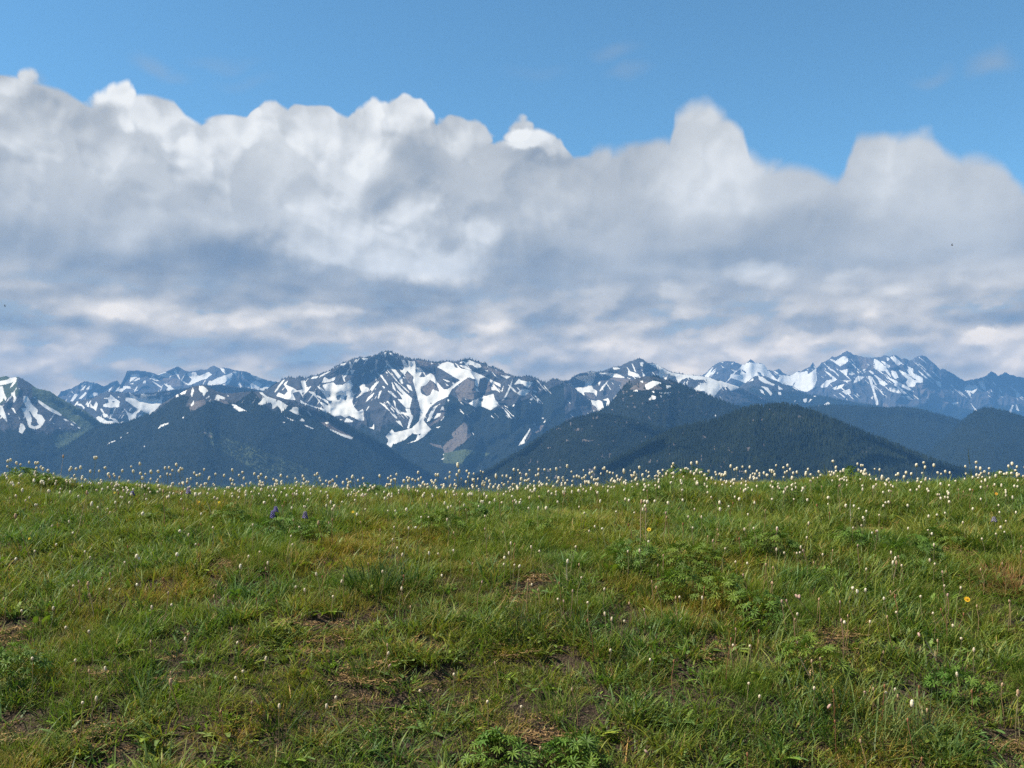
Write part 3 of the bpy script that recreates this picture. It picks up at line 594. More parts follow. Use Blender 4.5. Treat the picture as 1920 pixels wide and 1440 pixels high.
# ------------------------------------------------------------------ skylines (photograph pixels) and distances (metres)
BASE_Z = -950.0
RIDGES = {
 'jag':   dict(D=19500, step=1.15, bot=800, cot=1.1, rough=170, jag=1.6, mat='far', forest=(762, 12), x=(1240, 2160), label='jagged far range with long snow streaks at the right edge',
   sky=[(1240,735),(1280,720),(1300,712),(1322,700),(1340,684),(1355,677),(1370,676),(1385,682),(1396,686),(1401,679),(1407,674),(1415,680),(1432,682),(1438,690),(1450,697),(1456,692),(1461,690),(1467,698),(1478,703),(1486,703),(1495,698),(1510,692),(1518,688),(1524,680),(1531,690),(1540,680),(1555,673),(1560,668),(1566,670),(1578,663),(1588,659),(1594,661),(1600,665),(1620,670),(1650,671),(1658,667),(1668,669),(1676,666),(1690,672),(1695,670),(1706,676),(1718,670),(1728,665),(1738,670),(1752,682),(1762,692),(1768,690),(1785,700),(1800,710),(1812,714),(1824,712),(1832,709),(1840,708),(1850,704),(1858,696),(1866,701),(1873,704),(1884,697),(1896,704),(1906,706),(1920,708),(1990,700),(2060,715),(2160,708)],
   macro=[(1240,0),(1330,-100),(1400,-50),(1500,60),(1560,0),(1700,-250),(1720,-200),(1900,700),(2160,600)]),
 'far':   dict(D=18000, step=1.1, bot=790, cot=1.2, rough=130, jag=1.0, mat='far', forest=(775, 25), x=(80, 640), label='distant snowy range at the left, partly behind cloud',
   sky=[(80,755),(108,743),(114,733),(135,728),(150,719),(158,715),(168,717),(180,718),(195,724),(212,716),(220,714),(226,722),(234,706),(238,696),(255,694),(280,697),(296,702),(310,698),(325,690),(334,687),(345,694),(355,697),(365,696),(375,693),(388,693),(395,688),(402,686),(412,692),(420,689),(430,691),(440,694),(452,695),(462,697),(480,705),(492,710),(505,713),(520,715),(545,720),(640,735)],
   macro=[(80,0),(330,250),(420,-150),(480,200),(640,300)]),
 'spur':  dict(D=14500, step=1.3, bot=815, cot=1.4, rough=80, jag=1.2, mat='mtn', forest=(728, 30), x=(1300, 1760), label='blue green wooded spur with small snow patches before the jagged range',
   sky=[(1300,800),(1340,762),(1370,738),(1395,720),(1410,709),(1420,705),(1430,706),(1440,708),(1460,716),(1480,725),(1500,735),(1520,741),(1550,745),(1580,752),(1620,758),(1680,768),(1760,785)], macro=[(1300,0),(1760,0)], trees=5000, th=24),
 'centre':dict(D=12500, step=1.1, bot=840, cot=1.2, rough=110, jag=1.1, mat='mtn', forest=(760, 25), x=(1010, 1460), label='snowy mountain with a dark rock pyramid and a long white shoulder',
   sky=[(1010,724),(1040,717),(1058,714),(1068,712),(1074,706),(1080,702),(1100,698),(1108,695),(1116,697),(1128,696),(1140,692),(1150,688),(1165,686),(1176,680),(1188,675),(1198,672),(1206,673),(1214,680),(1230,682),(1244,690),(1262,698),(1285,702),(1320,706),(1345,712),(1380,724),(1400,732),(1430,745),(1460,760)],
   macro=[(1010,200),(1120,300),(1170,-150),(1200,-200),(1225,100),(1300,0),(1460,200)]),
 'mid':   dict(D=12800, step=1.1, bot=830, cot=1.3, rough=90, jag=1.0, mat='mtn', forest=(800, 40), x=(60, 560), label='lower ridge with a grey snow bowl before the distant range',
   sky=[(60,775),(100,762),(145,752),(170,748),(190,738),(205,734),(222,737),(240,736),(258,739),(280,737),(300,735),(325,731),(350,727),(380,722),(420,722),(470,728),(560,745)], macro=[(60,0),(200,-150),(300,350),(560,300)]),
 'main':  dict(D=11000, step=1.0, bot=905, cot=1.25, rough=120, jag=1.2, mat='mtn', forest=(798, 34), x=(480, 1110), label='highest snowy mountain with white gullies running down its face',
   sky=[(480,740),(505,728),(520,718),(532,711),(542,707),(552,710),(563,706),(572,709),(585,706),(600,702),(620,695),(635,684),(650,679),(660,674),(668,671),(676,669),(684,671),(692,670),(702,666),(708,664),(715,661),(722,659),(727,657),(733,659),(742,663),(755,669),(770,674),(790,675),(806,678),(818,681),(828,678),(840,677),(855,679),(868,675),(880,673),(892,676),(905,680),(920,687),(935,693),(950,700),(962,706),(975,707),(988,705),(1000,708),(1012,713),(1025,717),(1036,711),(1046,713),(1060,716),(1080,730),(1110,755)],
   macro=[(480,250),(545,-260),(695,440),(735,330),(800,80),(880,-150),(900,50),(960,-250),(1010,150),(1110,-50)]),
 'left':  dict(D=9500, step=1.15, bot=905, cot=1.4, rough=70, jag=0.7, mat='mtn', forest=(805, 18), x=(-260, 420), label='rounded snow patched mountain at the left edge',
   sky=[(-260,760),(-120,722),(-40,708),(0,707),(12,705),(22,709),(34,706),(42,710),(56,719),(70,728),(84,731),(94,734),(110,745),(125,753),(145,763),(165,774),(185,790),(210,812),(260,850),(340,890),(420,905)], macro=[(-260,-150),(-40,-120),(60,0),(200,220),(420,400)]),
 'front': dict(D=8600, step=1.4, bot=925, cot=1.5, rough=60, jag=1.0, mat='mtn', forest=(768, 24), x=(-200, 900), label='dark wooded pyramid hill before the snowy range at left', trees=15000, th=22,
   sky=[(-200,960),(0,925),(60,880),(100,850),(130,835),(165,812),(183,801),(200,797),(220,797),(237,794),(255,788),(272,780),(285,777),(300,760),(320,747),(342,735),(362,725),(375,722),(385,723),(398,729),(410,735),(425,738),(440,737),(460,735),(475,734),(490,734),(502,739),(515,745),(535,748),(560,756),(585,765),(610,775),(640,790),(665,806),(700,824),(740,848),(790,880),(850,910),(900,930)], macro=[(-200,300),(375,-100),(900,400)]),
 'hillr': dict(D=9800, step=3.0, bot=925, cot=1.8, rough=60, jag=0.5, mat='mtn', forest=(600, 20), x=(1440, 2160), label='blue wooded ridge behind the near hill at right', trees=9000, th=20,
   sky=[(1440,800),(1480,778),(1520,764),(1560,760),(1600,762),(1640,765),(1665,766),(1685,764),(1710,766),(1740,772),(1780,783),(1810,792),(1850,800),(2160,830)], macro=[(1440,0),(2160,200)]),
 'knoll': dict(D=8200, step=3.0, bot=925, cot=1.8, rough=50, jag=0.5, mat='mtn', forest=(600, 20), x=(1740, 2200), label='wooded blue knoll at the right edge', trees=7000, th=20,
   sky=[(1740,850),(1780,815),(1805,790),(1825,775),(1840,768),(1852,766),(1870,769),(1890,774),(1920,784),(1980,800),(2080,830),(2200,860)], macro=[(1740,0),(2200,0)]),
 'wooded':dict(D=7600, step=1.4, bot=925, cot=1.6, rough=95, jag=0.8, mat='mtn', forest=(717, 14), x=(960, 1640), label='dark wooded hill with snow bits near its rounded top', trees=9000, th=22,
   sky=[(960,880),(1020,832),(1060,800),(1100,782),(1125,772),(1140,763),(1152,748),(1162,735),(1174,722),(1188,711),(1205,706),(1225,706),(1245,711),(1270,719),(1300,732),(1340,748),(1385,764),(1420,778),(1500,810),(1640,860)], macro=[(960,200),(1210,-100),(1640,300)]),
 'hump':  dict(D=6200, step=2.5, bot=935, cot=1.7, rough=95, jag=0.8, mat='mtn', forest=(600, 20), x=(820, 1500), label='long dark wooded slope in the middle, behind the meadow', trees=11000, th=19,
   sky=[(820,925),(880,898),(920,880),(950,862),(980,845),(1005,826),(1030,810),(1060,794),(1085,784),(1110,779),(1140,779),(1170,784),(1200,792),(1230,803),(1270,812),(1320,822),(1500,870)], macro=[(820,300),(1120,-50),(1500,300)]),
 'near':  dict(D=4800, step=2.5, bot=945, cot=1.7, rough=95, jag=0.8, mat='mtn', forest=(600, 20), x=(1120, 2050), label='nearest dark conifer covered hill right of the middle', trees=16000, th=25,
   sky=[(1120,880),(1180,852),(1215,833),(1240,820),(1265,810),(1290,803),(1330,795),(1360,786),(1385,775),(1405,769),(1430,765),(1470,763),(1490,766),(1520,775),(1550,786),(1590,803),(1630,819),(1670,835),(1710,851),(1750,867),(1790,880),(1850,895),(1950,915),(2050,930)], macro=[(1120,150),(1440,-100),(2050,400)]),
}
def build_ridge(key, r, seed):
    x0, x1 = r['x']
    st = r['step']
    xs = np.arange(x0, x1 + st, st)
    sx, sy = np.array(r['sky'], float).T
    top = np.interp(xs, sx, sy)
    kk_ = np.ones(9) / 9
    top0 = np.convolve(np.pad(top, 4, 'edge'), kk_, 'valid')
    top = top + (fbm(xs / 9.0, xs * 0, seed, 4, .7) - .5) * 3.2 * r['jag'] + (ridged(xs / 4.0, xs * 0, seed + 9, 2) - .6) * .5 * r['jag']
    bot = r['bot']
    nr = int((bot - top.min()) / st) + 2
    t = np.linspace(0, 1, nr)[:, None]
    PY = top[None, :] + (np.maximum(bot, top + 6) - top)[None, :] * t
    PX = np.repeat(xs[None, :], nr, 0)
    dx, dz = ray(PX, PY)
    D = r['D']
    X0 = dx * D; Z0 = CAMZ + dz * D
    ztop = (CAMZ + ray(xs, top0)[1] * D)[None, :]
    mx, my = np.array(r['macro'], float).T
    mac = np.interp(PX + (fbm(PX / 40, PY / 40, seed + 3, 3) - .5) * 60, mx, my)  # broad bends, shaped so the left-hand snow turns away from the sun
    sc = 1 / 420.0
    wx = (fbm(X0 * sc * .8, Z0 * sc * .8, seed + 5, 3) - .5) * 2.2
    rib = ridged(X0 * sc + wx, Z0 * sc * .62 + wx * .6, seed + 7, 4, .48)
    snow = mask_of(PX, PY, SN.get(key, []), HO.get(key, []))
    sb = snow.copy()
    for _ in range(5):
        for ax in (0, 1):
            sb = (np.roll(sb, 2, ax) + sb + np.roll(sb, -2, ax)) / 3
    rel = -(rib - .6) * r['rough'] * 2.1 * (1 - .9 * sb) + (fbm(X0 / 900, Z0 / 900, seed + 8, 3) - .5) * r['rough'] * 3
    fade = sstep(0, .12, t + 0 * PX)
    d = ztop - Z0
    Y = D - r['cot'] * d + (rel + mac) * (0.25 + .75 * fade) 
    X = dx * Y; Z = CAMZ + dz * Y
    scree = mask_of(PX, PY, SC.get(key, []))
    fl, fw = r['forest']
    forest = sstep(fl - fw, fl + fw, PY + (fbm(PX / 28, PY / 60, seed + 21, 4) - .5) * fw * 1.8)
    grass = np.zeros_like(PX)
    specks = np.zeros_like(PX)
    if key in ('main', 'far', 'centre', 'mid', 'jag', 'spur', 'left', 'front'):
        # thin streaks that lie in the gullies of the upper faces
        ang = {'main': 1.0, 'jag': 1.25, 'centre': .8}.get(key, .9)
        u = PX - PY * ang * np.where(PX > (1400 if key == 'jag' else 725), .9, -.7)
        v = PY
        s_ = fbm(u / 5.0, v / 26.0, seed + 31, 3, .6)
        lim = {'jag': .67, 'far': .70, 'main': .725, 'centre': .725}.get(key, .75)
        up = 1 - sstep(fl - 35, fl + 5, PY)
        specks = sstep(lim, lim + .05, s_) * up * (PY - top[None, :] > 2)
        snow = np.maximum(snow, specks * .9 * (1 - scree))
    if key == 'left':
        grass = sstep(.5, .6, fbm(PX / 60, PY / 60, 77, 3) + .28 * inside(PX, PY, [(60, 715), (200, 790), (215, 815), (150, 800), (60, 745)]))
    if key == 'main':
        grass = np.maximum(grass, .75 * inside(PX, PY, [(830, 850), (870, 842), (920, 850), (880, 872), (830, 868)]))
        forest = np.maximum(forest, inside(PX, PY, tr(T4, [(600,520),(820,650),(1150,720),(1560,560),(1900,400),(1950,1300),(400,1300),(450,1000)])) * .8)
    if key == 'front':
        grass = .50 * inside(PX, PY, [(380, 800), (480, 840), (560, 870), (620, 900), (520, 905), (440, 860), (390, 830)])
        forest = np.maximum(forest, 1.0 * inside(PX, PY, tr(T2, [(560,420),(700,440),(640,560),(1000,480),(1200,520),(1400,380),(1700,700),(300,900),(200,700)])))
        forest = forest * (1 - scree)
    if key in ('hump', 'near', 'wooded'):
        scree = np.maximum(scree, sstep(.735, .77, fbm(PX / 7, PY / 7, seed + 44, 3)) * .8)
    # lower apron down to the valley floor, and the far side of the ridge
    rows = [(X, Y, Z)]
    zb = Z[-1]; yb = Y[-1]; xb = X[-1]
    f = np.array([.12, .35, .7, 1.0])[:, None]
    drop = np.maximum(zb - BASE_Z, 10)
    apron = (xb + 0 * f, yb - r['cot'] * drop * f, zb - drop * f)
    g = np.array([1.0, .6, .25, .06])[:, None]
    back = (X[0] * (1 + 0 * g), Y[0] + 1500 * g, np.maximum(Z[0] - 900 * g, BASE_Z))
    XX = np.concatenate([back[0], X, apron[0]]); YY = np.concatenate([back[1], Y, apron[1]]); ZZ = np.concatenate([back[2], Z, apron[2]])
    ext = lambda a, b=0.0: np.concatenate([np.repeat(a[:1], 4, 0) * 0, a, np.repeat(a[-1:], 4, 0) * 0 + b])
    V = np.stack([XX, YY, ZZ], -1).reshape(-1, 3)
    me = fast_mesh('ridge', V, grid_faces(XX.shape[0], XX.shape[1]), True,
                   dict(snow=ext(snow).ravel(), scree=ext(scree).ravel(), forest=ext(forest, 1.0).ravel(), grass=ext(grass).ravel()))
    nm = 'mountain' if r['mat'] == 'far' or key in ('centre', 'mid', 'main', 'left', 'spur') else 'hill'
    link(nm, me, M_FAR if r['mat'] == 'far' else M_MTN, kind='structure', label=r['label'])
    # the conifers that cover it: small cones, too many and too far away to be counted
    n = r.get('trees', 0)
    if key == 'main': n = 5000
    if key == 'left': n = 5000
    if key == 'centre': n = 1500
    if key == 'mid': n = 1500
    if n:
        rr = np.random.default_rng(seed)
        q = forest * (1 - (snow > .4)) * (1 - .7 * (scree > .5)) * (1 - .6 * (grass > .5))
        q[PY > bot - 20] *= .4
        q[0] = q[1]
        pr = (q + 1e-9).ravel(); pr = pr / pr.sum()
        # a share of them stands right on the skyline
        idx = rr.choice(pr.size, n, p=pr)
        nt = n // 7
        wsky = np.where((forest[1] > .3), 1.0, .02); wsky /= wsky.sum()
        idx = np.concatenate([idx, rr.choice(len(xs), nt, p=wsky)])
        ir, ic = np.unravel_index(idx, PX.shape)
        jx = (rr.random(len(idx)) - .5) * st * D / FPX
        tx, ty, tz = X[ir, ic] + jx, Y[ir, ic], Z[ir, ic]
        hh = (r.get('th', 20)) * (0.6 + .8 * rr.random(len(idx)) ** 1.5)
        rad = hh * .16 + 1.2
        kk = 5
        a = np.arange(kk) / kk * 2 * PI
        V = np.zeros((len(idx), kk + 1, 3)); ph = rr.random(len(idx)) * 6
        for j in range(kk):
            V[:, j] = np.stack([tx + rad * np.cos(a[j] + ph), ty + rad * np.sin(a[j] + ph), tz - 2 + 0 * hh], -1)
        V[:, kk] = np.stack([tx, ty, tz + hh], -1)
        b = np.arange(len(idx))[:, None] * (kk + 1)
        F = np.concatenate([np.concatenate([b + j, b + (j + 1) % kk, b + kk], 1) for j in range(kk)])
        tone = np.repeat(rr.random(len(idx)) ** 1.5 * np.clip(.25 + 1.6 * (fbm(PX[ir, ic] / 30, PY[ir, ic] / 18, seed + 2, 3) - .25), .1, 1.3), kk + 1)
        me = fast_mesh('forest', V.reshape(-1, 3), F, False, dict(tone=tone))
        link('conifer_forest', me, M_TREE, kind='stuff', label='dark conifers covering the ' + r['label'].split(' with')[0].split(' before')[0].split(' behind')[0])
for i, (k, r) in enumerate(RIDGES.items()):
    build_ridge(k, r, 100 + 37 * i)

# valley floor under it all
xs = np.linspace(-26000, 26000, 80); ys = np.linspace(1800, 21000, 70)
GX, GY = np.meshgrid(xs, ys)
GZ = BASE_Z + 60 + (fbm(GX / 2500, GY / 2500, 5, 4) - .5) * 160
me = fast_mesh('valley', np.stack([GX, GY, GZ], -1).reshape(-1, 3), grid_faces(*GX.shape), True, dict(snow=GX.ravel() * 0, scree=GX.ravel() * 0, grass=GX.ravel() * 0, forest=GX.ravel() * 0 + 1))
link('valley_floor', me, M_MTN, kind='structure')

# ------------------------------------------------------------------ the air
def haze():
    x0, x1, y0, y1, z0, z1 = -28000, 28000, -3000, 22500, BASE_Z - 260, 1850
    V = np.array([(x, y, z) for z in (z0, z1) for y in (y0, y1) for x in (x0, x1)], float)
    F = np.array([(0, 2, 3, 1), (4, 5, 7, 6), (0, 1, 5, 4), (2, 6, 7, 3), (0, 4, 6, 2), (1, 3, 7, 5)])
    me = fast_mesh('haze', V, F)
    m, t = new_mat('haze_air')
    v = t.node('ShaderNodeVolumePrincipled', {'Color': (.19, .46, .86, 1), 'Density': 4.0e-5, 'Anisotropy': 0.0})
    t.node('ShaderNodeOutputMaterial', {'Volume': v.outputs[0]})
    link('haze', me, m, kind='stuff', label='thin blue air that fades the far mountains')
haze()

# ------------------------------------------------------------------ the meadow
YC, Y0 = 8.0, 3.3
ZC = CAMZ - (130 / FPX) * YC
Z00 = CAMZ - .385 * Y0
S1 = -.080
S0 = 2 * (ZC - Z00) / (YC - Y0) - S1
CRX = np.array([(-300, 893), (0, 894), (60, 888), (105, 893), (135, 907), (200, 911), (500, 912), (800, 913), (1000, 913), (1080, 908), (1150, 906), (1232, 902), (1262, 889), (1300, 888),
                (1335, 899), (1400, 904), (1480, 901), (1560, 894), (1600, 894), (1650, 902), (1720, 906), (1800, 904), (1850, 898), (1900, 894), (1960, 892), (2200, 892)], float)
crx_x = (CRX[:, 0] - 960) / FPX * YC
crx_z = (916 - CRX[:, 1]) * YC / FPX
def ground_z(x, y):
    x = np.asarray(x, float); y = np.asarray(y, float)
    u = np.clip(y, Y0, None) - Y0
    L_ = YC - Y0
    z = Z00 + S0 * u + (S1 - S0) / (2 * L_) * u ** 2
    ye = 11.0                                     # beyond the crest the hill falls away
    ue = ye - Y0
    zE = Z00 + S0 * ue + (S1 - S0) / (2 * L_) * ue ** 2
    sE = S0 + (S1 - S0) / L_ * ue
    z = np.where(y > ye, zE + np.maximum(sE, -.45) * (y - ye) - .10 * np.clip(y - ye, 0, 4), z)
    z = np.maximum(z, -700 - .05 * (y - 1500))
    uu = np.clip(Y0 - y, 0, None)                 # towards and behind the camera
    z = np.where(y < Y0, Z00 - .12 * (1 - np.exp(-uu / .9)) * .9 - .06 * np.minimum(uu, 60), z)
    cre = np.interp(x * YC / np.maximum(y, 4), crx_x, crx_z)
    w = sstep(5.9, 7.8, y) * (1 - sstep(14, 40, y))
    near = (1 - sstep(25, 60, np.abs(y)))
    bump = (fbm(x * .9, y * .9, 3, 3) - .5) * .16 + (fbm(x * 3.3 + 5, y * 3.3, 4, 3) - .5) * .055
    return z + cre * w + bump * near
def axis(lo, hi, fine, step, far):
    a = [0.0]
    s = step
    while a[-1] < far:
        a.append(a[-1] + s)
        if a[-1] > fine:
            s *= 1.22
    return a
xa = np.array(axis(0, 0, 7.5, .07, 26000)); xs = np.concatenate([-xa[::-1][:-1], xa])
yf = np.array(axis(0, 0, 13, .06, 2600)); yb_ = np.array(axis(0, 0, 1.0, .3, 2500)); ys = np.concatenate([-yb_[::-1][:-1], yf])
GX, GY = np.meshgrid(xs, ys)
GZ = ground_z(GX, GY)

def soil_mat():
    m, t = new_mat('meadow_soil')
    pos = t.node('ShaderNodeNewGeometry').outputs['Position']
    n1 = t.noise(pos, 2.2, 5, .6)
    n2_ = t.noise(pos, 60.0, 5, .7)
    n3 = t.noise(t.vm('MULTIPLY', pos, (60, 160, 60)), 1.0, 3, .6)
    c = t.mixc(t.rng(n1, .4, .6), (.040, .028, .022), (.075, .050, .034))
    c = t.mixc(t.rng(n2_, .45, .75, 0, .8), c, (.12, .088, .055))
    c = t.mixc(t.rng(n3, .55, .75, 0, .8), c, (.20, .155, .095))
    far = t.rng(t.node('ShaderNodeSeparateXYZ', {0: pos}).outputs[1], 12, 30)
    c = t.mixc(far, c, t.mixc(n1, (.03, .045, .015), (.06, .07, .03)))
    n4 = t.node('ShaderNodeTexVoronoi', {'Vector': pos, 'Scale': 90.0}).outputs['Distance']
    c = t.mixc(t.rng(n4, .1, .45, .55, 0), c, (.14, .11, .085))
    b = t.node('ShaderNodeBump', {'Height': t.m('SUBTRACT', t.m('ADD', n2_, n3), n4), 'Strength': 1.0, 'Distance': .014})
    finish(t, principled(t, c, .95, .1, Normal=b.outputs[0]).outputs[0])
    return m
me = fast_mesh('meadow_ground', np.stack([GX, GY, GZ], -1).reshape(-1, 3), grid_faces(*GX.shape)[:, ::-1], True)
link('meadow_ground', me, soil_mat(), kind='structure', label='grassy hillside that rises to a crest and falls away beyond')

def leaf_mat(name, gloss=.35, trans=.35, spec=.35, worldvar=True):
    """colour comes with each blade; patches of the meadow lean towards yellow or blue green"""
    m, t = new_mat(name)
    pos = t.node('ShaderNodeNewGeometry').outputs['Position']
    col = t.node('ShaderNodeAttribute', attribute_name='col').outputs['Color']
    if worldvar:
        n = t.noise(pos, 1.6, 4, .6)
        n2_ = t.noise(pos, 6.0, 3, .6)
        dry = t.mixc(1.0, col, (1.22, 1.08, .9), 'MULTIPLY')
        wet = t.mixc(1.0, col, (.80, .97, .95), 'MULTIPLY')
        col = t.mixc(t.rng(n, .38, .62), wet, dry)
        col = t.mixc(t.rng(n2_, .3, .7, 0, .35), col, t.mixc(1.0, col, (1.3, 1.22, .95), 'MULTIPLY'))
    col = t.mixc(1.0, col, (1.80, 1.58, 1.12), 'MULTIPLY')
    p = principled(t, col, gloss, spec)
    tl = t.node('ShaderNodeBsdfTranslucent', {'Color': t.mixc(1.0, col, (1.1, 1.25, .6), 'MULTIPLY')})
    mx = t.node('ShaderNodeMixShader', {0: trans, 1: p.outputs[0], 2: tl.outputs[0]})
    finish(t, mx.outputs[0])
    return m
M_GRASS = leaf_mat('grass_blades', .5, .33, .22)
M_LEAF = leaf_mat('broad_leaves', .5, .25, .22)
M_STRAW = leaf_mat('dry_straw', .8, .1, .1, False)

def srgbv(c):
    return np.array(srgb(*c))
# blades: each is a bent strip
def blades(rr, n, R, h, w, lean, curl, cols, seg=3, upright=.6, base=(0, 0)):
    V = []; F = []; C = []
    cols = np.array(cols)
    for i in range(n):
        a = rr.random() * 2 * PI; rad = R * math.sqrt(rr.random())
        bx, by = base[0] + rad * math.cos(a), base[1] + rad * math.sin(a)
        d = rr.random() * 2 * PI if rr.random() > upright else a + rr.normal() * .6
        H = h * (.55 + .75 * rr.random()); Wd = w * (.6 + .8 * rr.random())
        ln = abs(rr.normal()) * lean + .05; cu = curl * (.4 + rr.random())
        fx, fy = math.cos(d), math.sin(d)
        tw = d + PI / 2 + rr.normal() * .5
        sx_, sy_ = math.cos(tw), math.sin(tw)
        c = cols[rr.integers(len(cols))] * (.75 + .5 * rr.random())
        k0 = len(V)
        ang = ln; px = py = 0.0; hz = 0.0
        for j in range(seg + 1):
            t_ = j / seg
            ww = Wd * .5 * (1 - t_ ** 2.2) if j < seg else 0
            x = bx + fx * px; y = by + fy * px
            if j < seg:
                V.append((x - sx_ * ww, y - sy_ * ww, hz)); V.append((x + sx_ * ww, y + sy_ * ww, hz))
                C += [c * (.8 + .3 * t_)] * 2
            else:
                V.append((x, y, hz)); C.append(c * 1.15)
            px += math.sin(ang) * H / seg; hz += math.cos(ang) * H / seg
            ang += cu / seg
        for j in range(seg - 1):
            F.append((k0 + 2 * j, k0 + 2 * j + 1, k0 + 2 * j + 3)); F.append((k0 + 2 * j, k0 + 2 * j + 3, k0 + 2 * j + 2))
        F.append((k0 + 2 * seg - 2, k0 + 2 * seg - 1, k0 + 2 * seg))
    return np.array(V), np.array(F), np.array(C)
def join(parts):
    V = []; F = []; C = []; o = 0
    for v, f, c_ in parts:
        V.append(v); F.append(f + o); C.append(c_); o += len(v)
    return np.concatenate(V), np.concatenate(F), np.concatenate(C)
GRN = [(.095, .140, .030), (.075, .118, .028), (.125, .160, .036), (.10, .125, .034), (.060, .100, .028)]
OLV = [(.135, .140, .042), (.155, .145, .050), (.105, .120, .034), (.18, .150, .065)]
BLU = [(.065, .115, .048), (.08, .130, .062), (.055, .095, .038), (.09, .135, .07)]
DRK = [(.017, .042, .010), (.026, .055, .013), (.014, .034, .009)]
STR = [(.26, .20, .115), (.19, .14, .08), (.30, .24, .15), (.13, .09, .055), (.20, .14, .085)]
RED = [(.16, .07, .035), (.20, .10, .05), (.12, .055, .03), (.18, .12, .06)]
def lance(rr, n, R, L_, W_, cols, rise=.7, curl=1.2, fold=.3):
    """broad lance-shaped leaves, folded along the midrib"""
    V = []; F = []; C = []
    cols = np.array(cols)
    for i in range(n):
        a = rr.random() * 2 * PI; rad = R * rr.random()
        bx, by = rad * math.cos(a), rad * math.sin(a)
        d = a + rr.normal() * .7
        fx, fy = math.cos(d), math.sin(d); sx_, sy_ = -fy, fx
        LL = L_ * (.6 + .6 * rr.random()); WW = W_ * (.7 + .6 * rr.random())
        ang = rise * (.3 + rr.random()); cu = curl * (.3 + rr.random())
        c = cols[rr.integers(len(cols))] * (.8 + .45 * rr.random())
        k0 = len(V); px = hz = 0.0; seg = 4
        prof = [.25, .85, 1.0, .65, 0.0]
        for j in range(seg + 1):
            ww = WW * .5 * prof[j]
            x = bx + fx * px; y = by + fy * px
            up = ww * fold
            V += [(x - sx_ * ww, y - sy_ * ww, hz + up), (x, y, hz), (x + sx_ * ww, y + sy_ * ww, hz + up)]
            C += [c, c * 1.25, c * .92]
            px += math.sin(ang) * LL / seg; hz += math.cos(ang) * LL / seg
            ang += cu / seg
        for j in range(seg):
            p = k0 + 3 * j
            for q in (0, 1):
                F.append((p + q, p + q + 1, p + q + 4)); F.append((p + q, p + q + 4, p + q + 3))
    return np.array(V), np.array(F), np.array(C)
def litter(rr, n, R, L_, cols):
    V = []; F = []; C = []
    cols = np.array(cols)
    for i in range(n):
        a = rr.random() * 2 * PI; rad = R * math.sqrt(rr.random())
        x, y = rad * math.cos(a), rad * math.sin(a); z = .002 + .014 * rr.random()
        d = rr.random() * 2 * PI; LL = L_ * (.4 + rr.random()); w = .0006 + .0009 * rr.random()
        dx, dy = math.cos(d), math.sin(d); b = rr.normal() * .3
        c = cols[rr.integers(len(cols))] * (.6 + .7 * rr.random())
        k0 = len(V)
        for j in range(3):
            t_ = j - 1
            xx = x + dx * LL * .5 * t_ - dy * b * LL * .2 * t_ * t_; yy = y + dy * LL * .5 * t_ + dx * b * LL * .2 * t_ * t_
            zz = z + .012 * (t_ * t_) * (rr.random() - .2)
            V += [(xx - dy * w, yy + dx * w, zz), (xx + dy * w, yy - dx * w, zz + .002)]; C += [c, c]
        for j in range(2):
            p = k0 + 2 * j
            F += [(p, p + 1, p + 3), (p, p + 3, p + 2)]
    return np.array(V), np.array(F), np.array(C)

protos = bpy.data.collections.new('grass_prototypes')
PROTO = []
def proto(parts, mat):
    V, F, C = join(parts)
    me = fast_mesh('blade_clump', V, F, False, dict(col=C))
    me.materials.append(mat)
    o = bpy.data.objects.new('blade_clump_%02d' % len(PROTO), me)
    protos.objects.link(o)
    PROTO.append(o)
    return len(PROTO) - 1
pr_ = np.random.default_rng(5)
K = {}
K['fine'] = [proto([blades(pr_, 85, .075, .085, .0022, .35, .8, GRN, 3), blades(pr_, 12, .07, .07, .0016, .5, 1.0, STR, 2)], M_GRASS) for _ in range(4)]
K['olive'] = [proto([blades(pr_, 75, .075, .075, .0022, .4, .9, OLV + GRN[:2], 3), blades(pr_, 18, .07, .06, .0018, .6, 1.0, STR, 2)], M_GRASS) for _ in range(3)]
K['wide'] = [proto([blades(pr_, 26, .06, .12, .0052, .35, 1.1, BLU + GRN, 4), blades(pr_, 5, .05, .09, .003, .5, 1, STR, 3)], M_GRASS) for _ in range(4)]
K['broad'] = [proto([lance(pr_, 8, .035, .085, .017, BLU + GRN[:2], .8, 1.3)], M_LEAF) for _ in range(3)]
K['herb'] = [proto([lance(pr_, 22, .05, .045, .010, [(.085, .16, .032), (.10, .18, .04), (.065, .125, .028)], .7, .9)], M_LEAF) for _ in range(2)]
K['litter'] = [proto([litter(pr_, 130, .10, .020, STR[1:2] + STR[3:] + [(.09, .06, .045), (.11, .075, .055)]), blades(pr_, 10, .08, .04, .002, 1.0, .8, STR, 2)], M_STRAW) for _ in range(3)]
K['rust'] = [proto([blades(pr_, 40, .06, .075, .0022, .45, .9, RED + STR[:1] + OLV[:1], 3)], M_GRASS) for _ in range(2)]

